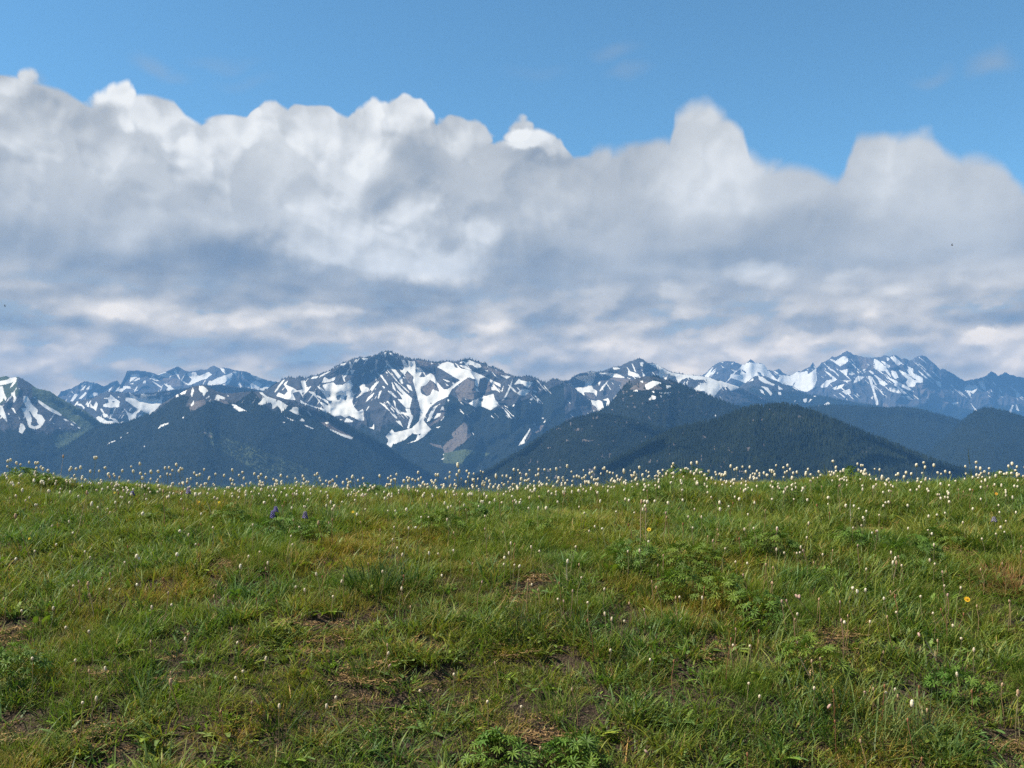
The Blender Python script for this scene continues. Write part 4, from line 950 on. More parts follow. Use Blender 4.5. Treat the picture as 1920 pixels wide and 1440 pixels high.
def cloud_points(x, y, idx, rot, scl):
    z = ground_z(x, y) - .004
    me = bpy.data.meshes.new('grass_points')
    V = np.stack([x, y, z], -1).astype(np.float32)
    me.vertices.add(len(V)); me.vertices.foreach_set('co', V.ravel())
    for nm, typ, v, key in (('pick', 'INT', idx.astype(np.int32), 'value'), ('turn', 'FLOAT_VECTOR', rot.astype(np.float32).ravel(), 'vector'), ('size', 'FLOAT_VECTOR', scl.astype(np.float32).ravel(), 'vector')):
        a = me.attributes.new(nm, typ, 'POINT'); a.data.foreach_set(key, v)
    return me
def gn_scatter(name, me, label):
    o = link(name, me, None, kind='stuff', label=label)
    g = bpy.data.node_groups.new('scatter', 'GeometryNodeTree')
    g.interface.new_socket('Geometry', in_out='INPUT', socket_type='NodeSocketGeometry')
    g.interface.new_socket('Geometry', in_out='OUTPUT', socket_type='NodeSocketGeometry')
    N = g.nodes; gi = N.new('NodeGroupInput'); go = N.new('NodeGroupOutput')
    ci = N.new('GeometryNodeCollectionInfo'); ci.inputs['Collection'].default_value = protos
    ci.inputs['Separate Children'].default_value = True; ci.inputs['Reset Children'].default_value = True
    ip = N.new('GeometryNodeInstanceOnPoints'); ip.inputs['Pick Instance'].default_value = True
    def na(nm, typ):
        q = N.new('GeometryNodeInputNamedAttribute'); q.data_type = typ; q.inputs['Name'].default_value = nm
        return [s for s in q.outputs if s.enabled and s.name == 'Attribute'][0]
    g.links.new(gi.outputs[0], ip.inputs['Points']); g.links.new(ci.outputs[0], ip.inputs['Instance'])
    g.links.new(na('pick', 'INT'), ip.inputs['Instance Index'])
    e = N.new('FunctionNodeEulerToRotation'); g.links.new(na('turn', 'FLOAT_VECTOR'), e.inputs[0])
    g.links.new(e.outputs[0], ip.inputs['Rotation']); g.links.new(na('size', 'FLOAT_VECTOR'), ip.inputs['Scale'])
    g.links.new(ip.outputs[0], go.inputs[0])
    md = o.modifiers.new('scatter', 'NODES'); md.node_group = g
    return o

gr = np.random.default_rng(21)
# even spread over the wedge of hillside that can be seen, a little wider than the frame
def wedge(n, y0, y1, k=.70, pad=2.4):
    y = np.sqrt(gr.random(n) * (y1 ** 2 - y0 ** 2) + y0 ** 2)
    x = (gr.random(n) * 2 - 1) * (y * k + pad)
    return x, y
def screen_y(x, y):
    """row of the photograph at which a ground point appears"""
    z = ground_z(x, y) - CAMZ
    cy_ = y * CP + z * SP; cz = -y * SP + z * CP
    return 720 - FPX * cz / cy_, 960 + FPX * x / cy_
NG = 50000
gx, gy = wedge(NG, 2.6, 10.5)
n_bare = fbm(gx * 2.6 + 40, gy * 2.6, 61, 4)
n_sp = fbm(gx * 1.3 + 7, gy * 1.7 + 3, 62, 4)
n_sp2 = fbm(gx * 2.2 - 7, gy * 2.4 + 31, 63, 3)
bare_lim = .71 - .07 * (1 - sstep(3.3, 4.6, gy))          # more bare soil near the camera
bare = n_bare > bare_lim
u = gr.random(NG)
kind = np.full(NG, 'fine', object)
kind[n_sp > .52] = 'olive'
kind[((n_sp2 > .50) & (u < .62)) | (u < .12)] = 'wide'
kind[u > .88] = 'broad'
kind[(u > .82) & (u < .88)] = 'herb'
kind[(u > .815) & (u < .82)] = 'rust'
kind[(gy > 7.2) & (u < .30)] = 'herb'
kind[bare & (u < .60)] = 'litter'
drop = bare & (u > .80)
px_s, py_s = None, None
idx = np.array([K[k][gr.integers(len(K[k]))] for k in kind])
rot = np.stack([(gr.random(NG) - .5) * .25, (gr.random(NG) - .5) * .25, gr.random(NG) * 2 * PI], -1)
s = .65 + .75 * gr.random(NG) ** 1.2
hz = (.40 + .58 * fbm(gx * 1.1, gy * 1.1 + 9, 64, 3)) * np.where(n_bare > bare_lim - .05, .75, 1.0)
scl = np.stack([s, s, s * hz], -1)
ok = ~drop
gn_scatter('meadow_grass', cloud_points(gx[ok], gy[ok], idx[ok], rot[ok], scl[ok]), 'short green and olive meadow grass with dry straw between')

# ------------------------------------------------------------------ bistort flowers
def vcol_mat(name, rough=.8, spec=.2, trans=.15):
    m, t = new_mat(name)
    col = t.node('ShaderNodeAttribute', attribute_name='col').outputs['Color']
    p = principled(t, col, rough, spec)
    tl = t.node('ShaderNodeBsdfTranslucent', {'Color': col})
    finish(t, t.node('ShaderNodeMixShader', {0: trans, 1: p.outputs[0], 2: tl.outputs[0]}).outputs[0])
    return m
M_PETAL = vcol_mat('flower_petals', .75, .15, .15)
M_STEM = vcol_mat('plant_stems', .7, .2, .05)
HEADC = {'w': ((.86, .79, .60), (.70, .56, .36)), 'c': ((.78, .68, .48), (.58, .42, .26)), 't': ((.58, .40, .24), (.40, .24, .13)), 'p': ((.62, .42, .33), (.44, .26, .19)), 'b': ((.36, .16, .08), (.24, .10, .05))}
def head_mesh(kind, tall, seed):
    """oval spike of many small florets: a bumpy body with petal tips standing off it"""
    rr = np.random.default_rng(seed)
    n1, n2_ = 9, 7
    V = []; C = []
    ca, cb = [np.array(q) for q in HEADC[kind]]
    V.append((0, 0, 0)); C.append(cb * .8)
    for i in range(1, n2_):
        ph = PI * i / n2_
        for j in range(n1):
            a = 2 * PI * (j + .5 * (i % 2)) / n1
            r = .5 * math.sin(ph) ** .75 * (.86 + .28 * rr.random())
            V.append((r * math.cos(a), r * math.sin(a), tall * (.5 - .5 * math.cos(ph)) + .05 * rr.normal()))
            k = i / n2_
            C.append((cb * (1 - k) + ca * k) * (.85 + .25 * rr.random()))
    V.append((0, 0, tall)); C.append(ca)
    F = []
    for j in range(n1):
        F.append((0, 1 + (j + 1) % n1, 1 + j))
        F.append((len(V) - 1, 1 + (n2_ - 2) * n1 + j, 1 + (n2_ - 2) * n1 + (j + 1) % n1))
        for i in range(n2_ - 2):
            p = 1 + i * n1
            F.append((p + j, p + (j + 1) % n1, p + n1 + (j + 1) % n1)); F.append((p + j, p + n1 + (j + 1) % n1, p + n1 + j))
    for q in range(34):                              # petal tips
        a = rr.random() * 2 * PI; z = tall * (.12 + .8 * rr.random()); r = .46 * math.sin(PI * min(max(z / tall, .08), .92)) ** .7
        o = (r * math.cos(a), r * math.sin(a), z); k0 = len(V)
        d = .13 + .07 * rr.random()
        V += [(o[0] - .09 * math.sin(a), o[1] + .09 * math.cos(a), z), (o[0] + .09 * math.sin(a), o[1] - .09 * math.cos(a), z + .03), (o[0] + d * math.cos(a), o[1] + d * math.sin(a), z + .11)]
        C += [ca * (.8 + .3 * rr.random())] * 3
        F.append((k0, k0 + 1, k0 + 2))
    return np.array(V), np.array(F), np.array(C)
def tube(P, R, col, k=4):
    P = np.array(P, float); V = []; F = []; C = []
    for i, p in enumerate(P):
        r = R[i] if hasattr(R, '__len__') else R
        for j in range(k):
            a = 2 * PI * j / k
            V.append((p[0] + r * math.cos(a), p[1] + r * math.sin(a), p[2])); C.append(col if np.ndim(col[0]) == 0 else col[i])
    for i in range(len(P) - 1):
        for j in range(k):
            a, b = i * k + j, i * k + (j + 1) % k
            F.append((a, b, b + k)); F.append((a, b + k, a + k))
    return np.array(V), np.array(F), np.array(C)
HEADS = {}
for kd in HEADC:
    for shp, tall in (('round', 1.15), ('oval', 1.5), ('long', 2.1)):
        for v in range(2):
            V, F, C = head_mesh(kd, tall, len(HEADS) + 7)
            me = fast_mesh('flower_head', V, F, False, dict(col=C)); me.materials.append(M_PETAL)
            HEADS[kd, shp, v] = (me, (V, F, C))

def solve(px, py, h, lo=3.0, hi=9.6):
    """distance at which a flower of height h puts its head at this point of the view"""
    Ys = np.linspace(lo, hi, 140)
    x, y, z = at(px, py, Ys)
    gap = z - ground_z(x, Ys)
    i = np.argmax(gap < h)
    if gap[i] < h:
        return Ys[i], gap[i]
    j = int(np.argmin(gap))
    return Ys[j], gap[j]

# heads read off the photograph: view origin, scale, then x, y, size and colour where it is not plain white
FL = [((0, 850, 3.84), """55,55,10 78,47,8 120,70,9 148,80,7 210,65,7 258,70,9 272,68,9 295,100,8 310,113,9 345,125,10 515,105,10 500,120,8 550,113,9 580,102,9 683,33,9 697,30,10 650,130,8
714,128,7 760,105,9 780,152,11 880,125,8 946,96,7 960,130,9 1009,75,10 1012,145,10 1028,178,11 1090,133,10 1138,130,10 1190,106,8 1217,103,8 1243,122,8 1272,82,9 1300,110,8 1313,113,8 1288,128,9 1205,150,7 1228,153,7 1157,170,7
1400,143,8 1420,160,11 1438,153,8 1469,117,7 1350,187,8 1375,183,7 1507,175,8 1553,150,8 1613,160,8 1675,120,9 1745,137,11 1755,180,8 1832,148,8 1878,152,8 1915,176,8 297,207,13 352,273,13 245,200,9 143,163,8
1145,235,12 1410,297,12 1026,435,13 1295,560,13 1275,730,14 980,742,15 1000,758,10 405,657,9 113,762,11 527,573,10 257,372,9 658,365,12l 922,268,10 565,310,7 1448,437,9 1900,355,10 1730,815,12l 1790,742,9c 1408,655,8c
920,675,9b 1180,905,11b 735,900,9b 1820,515,8c 1448,512,8b 1055,330,8 210,320,7 97,230,8 880,318,8 870,315,7 1300,290,7 1307,330,8 1205,318,9c 630,290,8c 430,285,6 915,255,8 985,945,9 900,785,9c 650,750,7c 250,705,8c 1350,405,9t 535,160,7 517,185,7 1130,205,8 1240,220,8"""),
 ((480, 850, 3.84), """36,153,9 72,177,8 177,160,9 226,170,6 128,187,8 335,165,9 440,147,8 425,157,7 458,180,7 286,182,7 50,212,9 183,208,9 295,212,10 505,200,8 555,195,9c 627,212,9 660,195,7 693,173,8 735,195,7 770,180,9 893,163,9 1003,195,13l 970,165,7
1012,152,7 1065,200,10 1105,182,9 1166,138,8 1207,210,8 1270,208,9 1297,155,9 1310,155,8 1395,137,8 1463,130,9 1455,85,12l 1518,128,9 1535,147,7 1568,147,6 1617,128,6 1636,135,6 1447,155,8 1515,205,6 1572,205,6 1597,185,7 1730,165,12l 1775,163,7
1806,165,8 1832,180,9 1857,118,8 1888,122,6 1902,145,7 1650,213,6 1680,200,8 1787,228,10 565,382,13c 552,403,10c 60,355,10 725,440,10 1085,405,12 1150,535,11 1423,700,9 1247,720,9l 1790,752,11 1340,880,9 1422,573,9t 787,403,7 270,480,8t
253,597,8c 753,497,8t 523,500,8p 893,553,7t 1243,460,8 1190,460,8 928,325,10 712,337,8 140,337,9 1065,885,11b 479,890,8b 632,885,8t 1648,545,7p 1780,570,8t 1897,812,10 1558,795,8t 810,795,8t 1785,800,8c 375,335,8c 620,350,6 190,380,6t 1230,365,7p 1468,350,7t 1605,380,7 1632,350,9 1770,355,9c"""),
 ((960, 850, 3.84), """14,118,8 45,122,5 127,123,7 60,143,6 105,155,9 235,118,8 278,118,6 323,113,9 172,160,8 190,153,9 398,92,9 430,133,7 515,122,5 596,107,8 580,135,8 560,145,9 667,107,10 655,112,7 640,147,6 688,132,7 705,140,8 728,143,6 808,130,12l 853,125,5
918,103,9 968,128,6 985,137,7 1053,135,9 1065,147,7 1088,122,8 1110,145,6 1152,97,9 1250,110,8 1334,68,10 1466,138,7 1497,150,9 1508,157,9 1538,142,10 1535,152,9 1575,93,9 1617,110,9 1661,98,8 1685,133,8 1712,100,8 1735,147,7 1752,150,7
1763,128,7 1838,158,9 1872,127,9 1882,135,8 1903,88,6 340,180,10 372,190,8 447,170,8 470,165,8 485,172,8 530,160,7 575,175,8 765,190,8 878,160,7 895,157,8 65,185,9 120,190,9 165,262,11 245,395,12 327,350,9 480,270,10 515,262,8c 955,345,11 957,380,11
978,350,11 968,418,8c 1028,345,9 1108,430,10p 1113,460,9t 1125,358,10 1232,338,9 1225,265,9 1500,403,12 1497,355,11 1560,383,9 1635,330,10 1748,357,8 1873,330,9 815,330,8 840,340,9 650,543,10 598,527,7 840,515,10b 1230,510,10b 1480,550,8t 1485,585,8t
1445,630,11p 1740,540,8c 1910,545,11p 400,778,11l 485,803,10t 53,815,10c 1008,925,8t 1090,737,9t 985,635,7 1828,803,8t 1882,825,10t 1700,440,8 880,427,7 1270,457,8c 1315,403,8c 750,420,8 520,430,8 120,395,8 935,355,7c 905,225,9 1695,792,6 115,915,9t 155,885,8t 338,935,9b 20,655,9b 1635,615,9b 1410,600,7t"""),
 ((1420, 850, 3.84), """545,58,9 722,77,7 748,87,7 760,87,7 728,122,9 777,122,10 845,113,6 880,118,7 1145,85,10 1200,68,10 1207,100,8 1272,87,10 1300,140,9 1355,132,8 1500,95,7 1575,65,9 1578,102,7 1605,110,10 1668,110,8 1835,75,11 1810,93,8 1860,125,9
1870,150,9 620,122,10 600,133,8 555,147,9 445,133,8 455,158,7 365,115,7 347,147,10l 383,153,8 235,115,7 217,87,8 190,103,8 135,87,6 105,130,10 115,137,8 70,158,8 200,140,7 215,130,7 250,178,11 1015,150,11 1000,158,8 1072,140,9 1108,148,8 1187,143,7
1055,170,9 897,175,11l 1635,133,9 1717,163,9 1745,140,8 1757,137,7 1795,145,8 1830,145,8 1780,150,8 330,255,11 193,280,9 510,320,12 637,378,12 695,380,10 731,398,8 430,375,10b 765,465,11 768,480,9 785,418,9 908,378,9 925,355,8 947,352,9 1085,377,11
1233,273,9 1375,290,10 1323,325,9 1383,350,10 1550,400,10 1233,453,10 1295,443,10 1257,580,10 1752,533,11 1780,567,8 1862,425,9 143,545,11l 750,520,9c 827,573,8 866,560,9c 723,663,9p 303,1028,15r 443,1053,9t 720,995,10l 780,985,10l 685,970,9 975,787,10l 990,757,10l
1040,808,9c 1608,838,11t 1333,855,10p 915,1045,10 990,1035,10b 1372,1020,9p 1580,1100,9t 1815,1065,9t 195,717,8c 285,720,8c 405,787,8t 115,825,9t 62,800,8t 110,935,9t 542,700,8t 1085,540,8 1900,710,9t 1352,430,8 1745,425,8 1790,305,8 1610,330,7 855,560,7p"""),
 ((0, 1080, 3.0), "497,65,9t 947,95,8p 1203,115,9t 920,18,8b 773,50,6 848,370,9t 500,535,10t 960,545,8t 1328,575,6c 1240,630,7b 1245,765,7b 1060,330,6t"),
 ((640, 1080, 3.0), "1385,150,9c 1620,155,9t 1108,80,8t 1870,480,8b 1515,418,7c 260,390,9t 265,500,9r 1118,970,11t 1725,985,12r 390,175,8t 1770,65,9t 1880,122,9t 1383,250,8b 1705,190,7p 865,490,7t"),
 ((1280, 1080, 3.0), """655,112,14r 985,88,9 957,68,8 1030,78,9 1133,127,8 765,130,8t 1195,115,10b 558,143,10p 585,140,8p 892,250,9p 912,262,10 1520,280,9c 1568,352,9c 1333,328,12r 775,465,9t 725,480,10t 1030,650,11r 1210,678,11t 815,730,14r 1290,718,14l
1795,612,11t 1888,670,11c 1375,755,9t 500,40,9t 632,245,8t 1150,230,8t 1490,108,9p 1840,145,8t 300,300,8t 428,312,9b 720,405,7c 645,375,7p 1130,430,7t 930,225,7t 1435,365,9t 365,1005,9b 1345,1030,10b 120,65,7b 1135,620,9b 1002,930,8t 1265,810,8b 858,820,7b 1580,215,8b 1170,90,6t 270,355,7b 1627,650,8b""")]
flowers = []
import re as _re
for (ox, oy, sc_), txt in FL:
    for tok in txt.split():
        x_, y_, s_ = tok.split(',')
        mm = _re.match(r'(\d+)([a-z]?)', s_)
        k = mm.group(2)
        px, py = ox + float(x_) / sc_, oy + float(y_) / sc_
        kind = k if k in ('c', 't', 'p', 'b') and k else 'w'
        shape = 'long' if k == 'l' or k in ('t', 'p', 'b') else ('oval' if (len(flowers) * 7) % 3 else 'round')
        lean = 1 if k == 'r' else 0
        if k == 'r': kind, shape = ('p', 'long')
        if py > 1010 and kind == 'w' and shape == 'round': shape = 'oval'
        flowers.append([px, py, float(mm.group(1)) * 3.84 / sc_, kind, shape, lean])
NTRACED = len(flowers)
fr = random.Random(4)
def crest_row(px):
    return float(np.interp(px, CRX[:, 0], CRX[:, 1]))
extra = []
for i in range(1130):
    px = fr.uniform(-330, 2250)
    dens = .45 + .55 * math.exp(-((px - 760) / 380) ** 2) + .25 * math.exp(-((px - 1250) / 200) ** 2)
    if fr.random() > dens: continue
    py = crest_row(px) + fr.gauss(-1, 9)
    extra.append([px, py, fr.uniform(6, 9), 'w' if fr.random() < .85 else 'c', fr.choice(['round', 'oval', 'oval']), 0])
for i in range(420):
    px = fr.uniform(-330, 2250)
    t_ = fr.random() ** 3.6
    py = crest_row(px) + 14 + 400 * t_
    if fr.random() < .35 * (t_ < .3) * (1 if px < 450 else 0): continue
    q = fr.random()
    kd = 'w' if q < .75 * (1 - 6 * t_) else ('c' if q < .75 else ('t' if q < .88 else ('b' if q < .95 else 'p')))
    extra.append([px, py, fr.uniform(6, 9), kd, fr.choice(['round', 'oval', 'oval', 'long']) if kd in 'wc' else 'long', 0])
def place(f, rr):
    px, py, sz, kd, shp, lean = f
    sky_ = py < crest_row(px) + 4
    h = rr.uniform(.11, .20) if not sky_ else .12
    Y, gap = solve(px, py, h)
    if sky_ and gap > .15:
        Y = min(9.3, Y + rr.uniform(-.5, .4))
    x, y, z = [float(q) for q in at(px, py, Y)]
    g = float(ground_z(x, Y))
    return x, y, z, g
def flower_geo(f, rr):
    px, py, sz, kd, shp, lean = f
    x, y, z, g = place(f, rr)
    h = z - g
    w = sz * 2.0 / 3.84 * y / FPX * (1.12 if y > 7 else 1.0)
    w = min(max(w * .88, .012), .022)
    if kd in 'tpb': w *= .62
    elif py > 945: w *= .86
    tall = {'round': 1.15, 'oval': 1.5, 'long': 2.1}[shp] * w
    hz = max(h - tall * .5, .03)                     # stem height
    ln = rr.uniform(-.22, .22) if not lean else rr.choice([-.8, -.9, .8])
    if f[4] == 'long' and kd == 'p' and lean: ln = -.75
    ly = rr.uniform(-.12, .12)
    rx, ry = x - math.tan(ln) * hz * .8, y + .02 * rr.uniform(-1, 1)
    g2 = float(ground_z(rx, ry))
    cv = rr.uniform(-.10, .10) * hz
    P = [(0, 0, -.01), ((x - rx) * .3 + cv * .6, 0, hz * .35), ((x - rx) * .68 + cv, 0, hz * .7), (x - rx, y - ry, hz + (g - g2))]
    r = .0011 if y > 7 else .0013
    scol = {'w': (.16, .17, .07), 'c': (.24, .20, .10), 't': (.30, .19, .10), 'p': (.28, .16, .11), 'b': (.24, .11, .06)}[kd]
    st = tube(P, [r * 1.2, r, r, r * .8], [tuple(q * .8 for q in scol), scol, scol, tuple(q * 1.2 for q in scol)])
    tip = P[-1]
    return (rx, ry, g2), st, tip, w, ln, kd, shp, rr.randrange(2)

ZN = [(-1, 235, 'below the leftmost snowy mountain'), (235, 420, 'below the dark pyramid hill'), (420, 600, 'below the pyramid hill flank'), (600, 730, 'below the grey snow bowl'),
      (730, 860, 'below the long white gully'), (860, 1010, 'below the brown scree slope'), (1010, 1160, 'below the dark middle hump'), (1160, 1330, 'near grassy crest mound'),
      (1330, 1480, 'below nearest hill top'), (1480, 1640, 'below nearest hill shoulder'), (1640, 1790, 'below nearest hill end'), (1790, 3000, 'by the right edge')]
def zone(px):
    for a, b, n in ZN:
        if px < b: return n
WORDS = {'w': 'white', 'c': 'cream', 't': 'tan', 'p': 'pinkish', 'b': 'rust brown'}
indiv = flowers[:]
indiv.sort(key=lambda f: -f[2] * (1.0 if f[3] in 'wc' else .8) - (1.5 if f[1] > 960 else 0))
rest = indiv[298:] + extra
indiv = indiv[:298]
records = []
rr = random.Random(9)
for f in indiv:
    geo_ = flower_geo(f, rr)
    row = 'rising above the crest' if f[1] < crest_row(f[0]) - 4 else ('on the crest' if f[1] < crest_row(f[0]) + 22 else ('in upper meadow' if f[1] < 1010 else ('in middle meadow' if f[1] < 1180 else 'in near meadow')))
    lbl = '%s %s bistort head %s %s' % (WORDS[f[3]], f[4], row, zone(f[0]))
    records.append((f, geo_, lbl))
from collections import defaultdict
byl = defaultdict(list)
for r in records:
    byl[r[2]].append(r)
ORD = ['first', 'second', 'third', 'fourth', 'fifth', 'sixth', 'seventh', 'eighth', 'ninth', 'tenth', 'eleventh', 'twelfth', 'thirteenth', 'fourteenth', 'fifteenth', 'sixteenth']
final = []
for l, rs in byl.items():
    rs.sort(key=lambda r: r[0][0])
    n = len(rs)
    for i, r in enumerate(rs):
        ll = l
        if n == 2: ll = l + ', ' + ('left one' if i == 0 else 'right one')
        elif n > 2: ll = l + ', ' + ('leftmost' if i == 0 else ('rightmost' if i == n - 1 else ORD[min(i, 15)] + ' from left'))
        final.append((r[0], r[1], ll))
seen_l = set()
for f, (root, st, tip, w, ln, kd, shp, v), lbl in final:
    e = link('bistort_flower', None, label=lbl, cat='flower', group='bistort flowers in the meadow')
    e.empty_display_size = .02
    e.location = root
    me = fast_mesh('stem', *st[:2], False, dict(col=st[2])); me.materials.append(M_STEM)
    link('stem', me, parent=e)
    h = link('flower_head', HEADS[kd, shp, v][0], parent=e)
    h.location = tip
    h.rotation_euler = (rr.uniform(-.15, .15), ln * .8 if abs(ln) < .5 else ln, rr.uniform(0, 6.28))
    h.rotation_mode = 'XYZ'
    h.scale = (w, w, w)
parts = []
for f in rest:
    root, st, tip, w, ln, kd, shp, v = flower_geo(f, rr)
    V, F, C = st
    parts.append((V + np.array(root), F, C))
    V, F, C = HEADS[kd, shp, v][1]
    c_, s_ = math.cos(ln * .7), math.sin(ln * .7)
    V2 = V * w
    V2 = np.stack([V2[:, 0] * c_ + V2[:, 2] * s_, V2[:, 1], -V2[:, 0] * s_ + V2[:, 2] * c_], -1)
    parts.append((V2 + np.array(root) + np.array(tip), F, C))
V, F, C = join(parts)
me = fast_mesh('bistort_drift', V, F, False, dict(col=C))
link('bistort_drift', me, M_PETAL, kind='stuff', label='dense drift of small white bistort heads along the crest')

# ------------------------------------------------------------------ lupine plants: palmate leaves, each a part
def palm_leaf(seed, shade=1.0):
    r_ = np.random.default_rng(seed)
    V = []; F = []; C = []
    n = r_.integers(7, 10)
    base = np.array([(.042, .085, .018), (.058, .105, .022), (.034, .068, .016)][seed % 3]) * shade
    for i in range(n):
        a = -2.5 + 5.0 * i / (n - 1) + r_.normal() * .06
        LL = .043 * (1 - .25 * abs(a) / 2.5) * (.9 + .2 * r_.random()); W_ = .0068
        fx, fy = math.cos(a), math.sin(a); sx_, sy_ = -fy, fx
        k0 = len(V); c = base * (.85 + .35 * r_.random())
        for j, (t_, pw, dz) in enumerate([(0, .15, 0), (.4, .9, .008), (.75, .75, .006), (1.0, 0, -.002)]):
            ww = W_ * .5 * pw; x = fx * LL * t_; y = fy * LL * t_
            V += [(x - sx_ * ww, y - sy_ * ww, dz + ww * .5), (x, y, dz), (x + sx_ * ww, y + sy_ * ww, dz + ww * .5)]
            C += [c, c * 1.3, c * .9]
        for j in range(3):
            p = k0 + 3 * j
            for q in (0, 1):
                F.append((p + q, p + q + 1, p + q + 4)); F.append((p + q, p + q + 4, p + q + 3))
    V = np.array(V); st = tube([(-.03, 0, -.05), (-.008, 0, -.015), (0, 0, 0)], .0009, tuple(base * .8), 3)
    V, F, C = join([(V, np.array(F), np.array(C)), st])
    me = fast_mesh('leaf', V, F, False, dict(col=C)); me.materials.append(M_LEAF)
    return me
LEAFM = [palm_leaf(i) for i in range(9)]
def ground_at_px(px, py, drop=0.0):
    Y, gap = solve(px, py, .05 + drop, 2.6, 9.4)
    x, y, z = [float(q) for q in at(px, py, Y)]
    return x, y, float(ground_z(x, y))
LUP = [(40, 900, .20, 30, 'bushy lupine on the crest mound at the left edge'), (95, 908, .16, 22, 'lupine clump on the right end of left crest mound'),
 (262, 925, .16, 20, 'low lupine clump just under the crest left of middle'), (300, 975, .13, 16, 'small lupine with upright leaves under the left crest clump'),
 (430, 975, .18, 28, 'leafy lupine clump left of the violet lupine flowers'), (515, 995, .20, 30, 'leafy lupine plant carrying the violet flower spike'), (590, 1000, .17, 22, 'lupine clump right of the violet flower spike'),
 (825, 985, .20, 30, 'dark rimmed lupine clump at middle of the upper meadow'), (885, 970, .17, 22, 'lupine clump touching the middle one on its right'), (1185, 1048, .20, 30, 'spreading green lupine left of the large lupine clump'),
 (1300, 1055, .24, 40, 'largest green lupine clump right of middle'), (1275, 1110, .20, 28, 'lupine clump hanging below the largest one'), (1355, 1115, .18, 26, 'shiny lupine below right of the largest clump'),
 (1445, 1030, .20, 30, 'dark shaded lupine clump with light leaf tips, upper right'), (1590, 1015, .15, 20, 'small lupine left of the dry pale stalks at right'), (1715, 1045, .20, 26, 'lupine patch in the right upper meadow'),
 (1265, 892, .16, 24, 'leafy lupine on top of the round crest mound'), (1305, 893, .16, 22, 'leafy lupine on right side of the crest mound'), (1215, 935, .18, 24, 'dark lupine clump under the left foot of crest mound'),
 (1480, 935, .15, 18, 'small lupine under the crest right of the mound'), (1600, 895, .18, 24, 'lupine clump forming the crest bulge right of the mound'), (1885, 900, .18, 22, 'yellow green lupine on the crest at right edge'),
 (22, 1262, .22, 32, 'dark lupine clump at the left edge of near meadow'), (940, 1436, .17, 26, 'long leaved lupine cut by the bottom edge, left half'), (1075, 1436, .17, 26, 'long leaved lupine cut by the bottom edge, right half'),
 (1420, 1150, .20, 26, 'lupine clump beside a pale bent stalk, right middle'), (1525, 1250, .20, 26, 'lupine with tan bistort heads around it, lower right'), (1800, 1300, .18, 22, 'low lupine clump near the lower right edge'),
 (1770, 1010, .16, 18, 'lupine near the grey flower tuft at upper right'), (1010, 990, .14, 16, 'small lupine clump right of the middle pair'), (700, 925, .14, 16, 'low dark lupine under the crest left of centre')]
lr = random.Random(31)
for (px, py, R_, n, lb) in LUP:
    x, y, g = ground_at_px(px, py)
    e = link('lupine_plant', None, label=lb, cat='plant', group='lupine plants in the meadow')
    e.empty_display_size = .05
    e.location = (x, y, g)
    big = 1.15 if py > 1350 else 1.0
    n = int(n * 1.7)
    for i in range(n):
        a = lr.random() * 6.283; q = math.sqrt(lr.random())
        rx, ry = R_ * .8 * q * math.cos(a), R_ * .55 * q * math.sin(a)
        hh = (.045 + .085 * (1 - q * q) * lr.uniform(.6, 1.2)) * (1.15 if R_ > .19 else .95)
        lz = float(ground_z(x + rx, y + ry)) - g
        o = link('leaf', LEAFM[lr.randrange(9)], parent=e)
        o.location = (rx, ry, lz + hh)
        s_ = lr.uniform(.65, 1.05) * big
        o.scale = (s_, s_, s_)
        o.rotation_euler = (lr.gauss(0, .45) + .5 * lr.random(), lr.gauss(0, .3) + .5 * q, a + lr.gauss(0, .5))

# violet flower spikes
def spike(px, py, hgt, col, lb, name='lupine_flower', cat='flower'):
    Y, gap = solve(px, py, .16, 3.0, 9.2)
    x, y, z = [float(q) for q in at(px, py, Y)]
    g = float(ground_z(x, y)); h = z - g
    e = link(name, None, label=lb, cat=cat); e.location = (x, y, g); e.empty_display_size = .03
    V, F, C = tube([(0, 0, -.01), (.004, 0, h * .5), (0, 0, h + hgt * .3)], .0014, (.10, .13, .06))
    me = fast_mesh('stem', V, F, False, dict(col=C)); link('stem', me, M_STEM, parent=e)
    r_ = np.random.default_rng(int(px)); P = []
    for i in range(46):                               # pea-shaped florets in whorls
        t_ = i / 46; a = i * 2.4; rr_ = .012 * (1 - .6 * t_) + .002; zz = h - hgt * .5 + hgt * t_
        cx, cy_ = rr_ * math.cos(a), rr_ * math.sin(a); s_ = .0055 * (1.1 - .5 * t_)
        c = np.array(col) * (.7 + .7 * r_.random())
        V = np.array([(-s_, 0, 0), (s_, 0, 0), (0, -s_ * .7, s_), (0, s_ * .7, s_), (0, 0, -s_ * .8)]) 
        ca, sa = math.cos(a), math.sin(a)
        V = np.stack([V[:, 0] * ca - V[:, 1] * sa + cx, V[:, 0] * sa + V[:, 1] * ca + cy_, V[:, 2] + zz], -1)
        P.append((V, np.array([(0, 2, 3), (1, 3, 2), (0, 4, 2), (1, 2, 4), (0, 3, 4), (1, 4, 3)]), np.array([c, c, c * 1.5, c * 1.2, c * .7])))
    V, F, C = join(P)
    me = fast_mesh('flower_head', V, F, False, dict(col=C)); link('flower_head', me, M_PETAL, parent=e)
spike(511, 965, .048, (.17, .14, .36), 'violet blue lupine flower spike standing in a leafy clump, upper left')
spike(517, 955, .035, (.18, .15, .36), 'small violet lupine spike leaning right behind the taller one')
spike(572, 966, .040, (.18, .15, .28), 'faded lilac lupine spike right of the violet ones')
spike(353, 920, .045, (.24, .21, .38), 'pale lilac lupine spike on the crest below the snow bowl')
spike(248, 925, .026, (.16, .14, .28), 'small violet lupine bud just under the crest at left')
spike(1864, 974, .030, (.22, .20, .24), 'greyish withered lupine spike near the right edge')

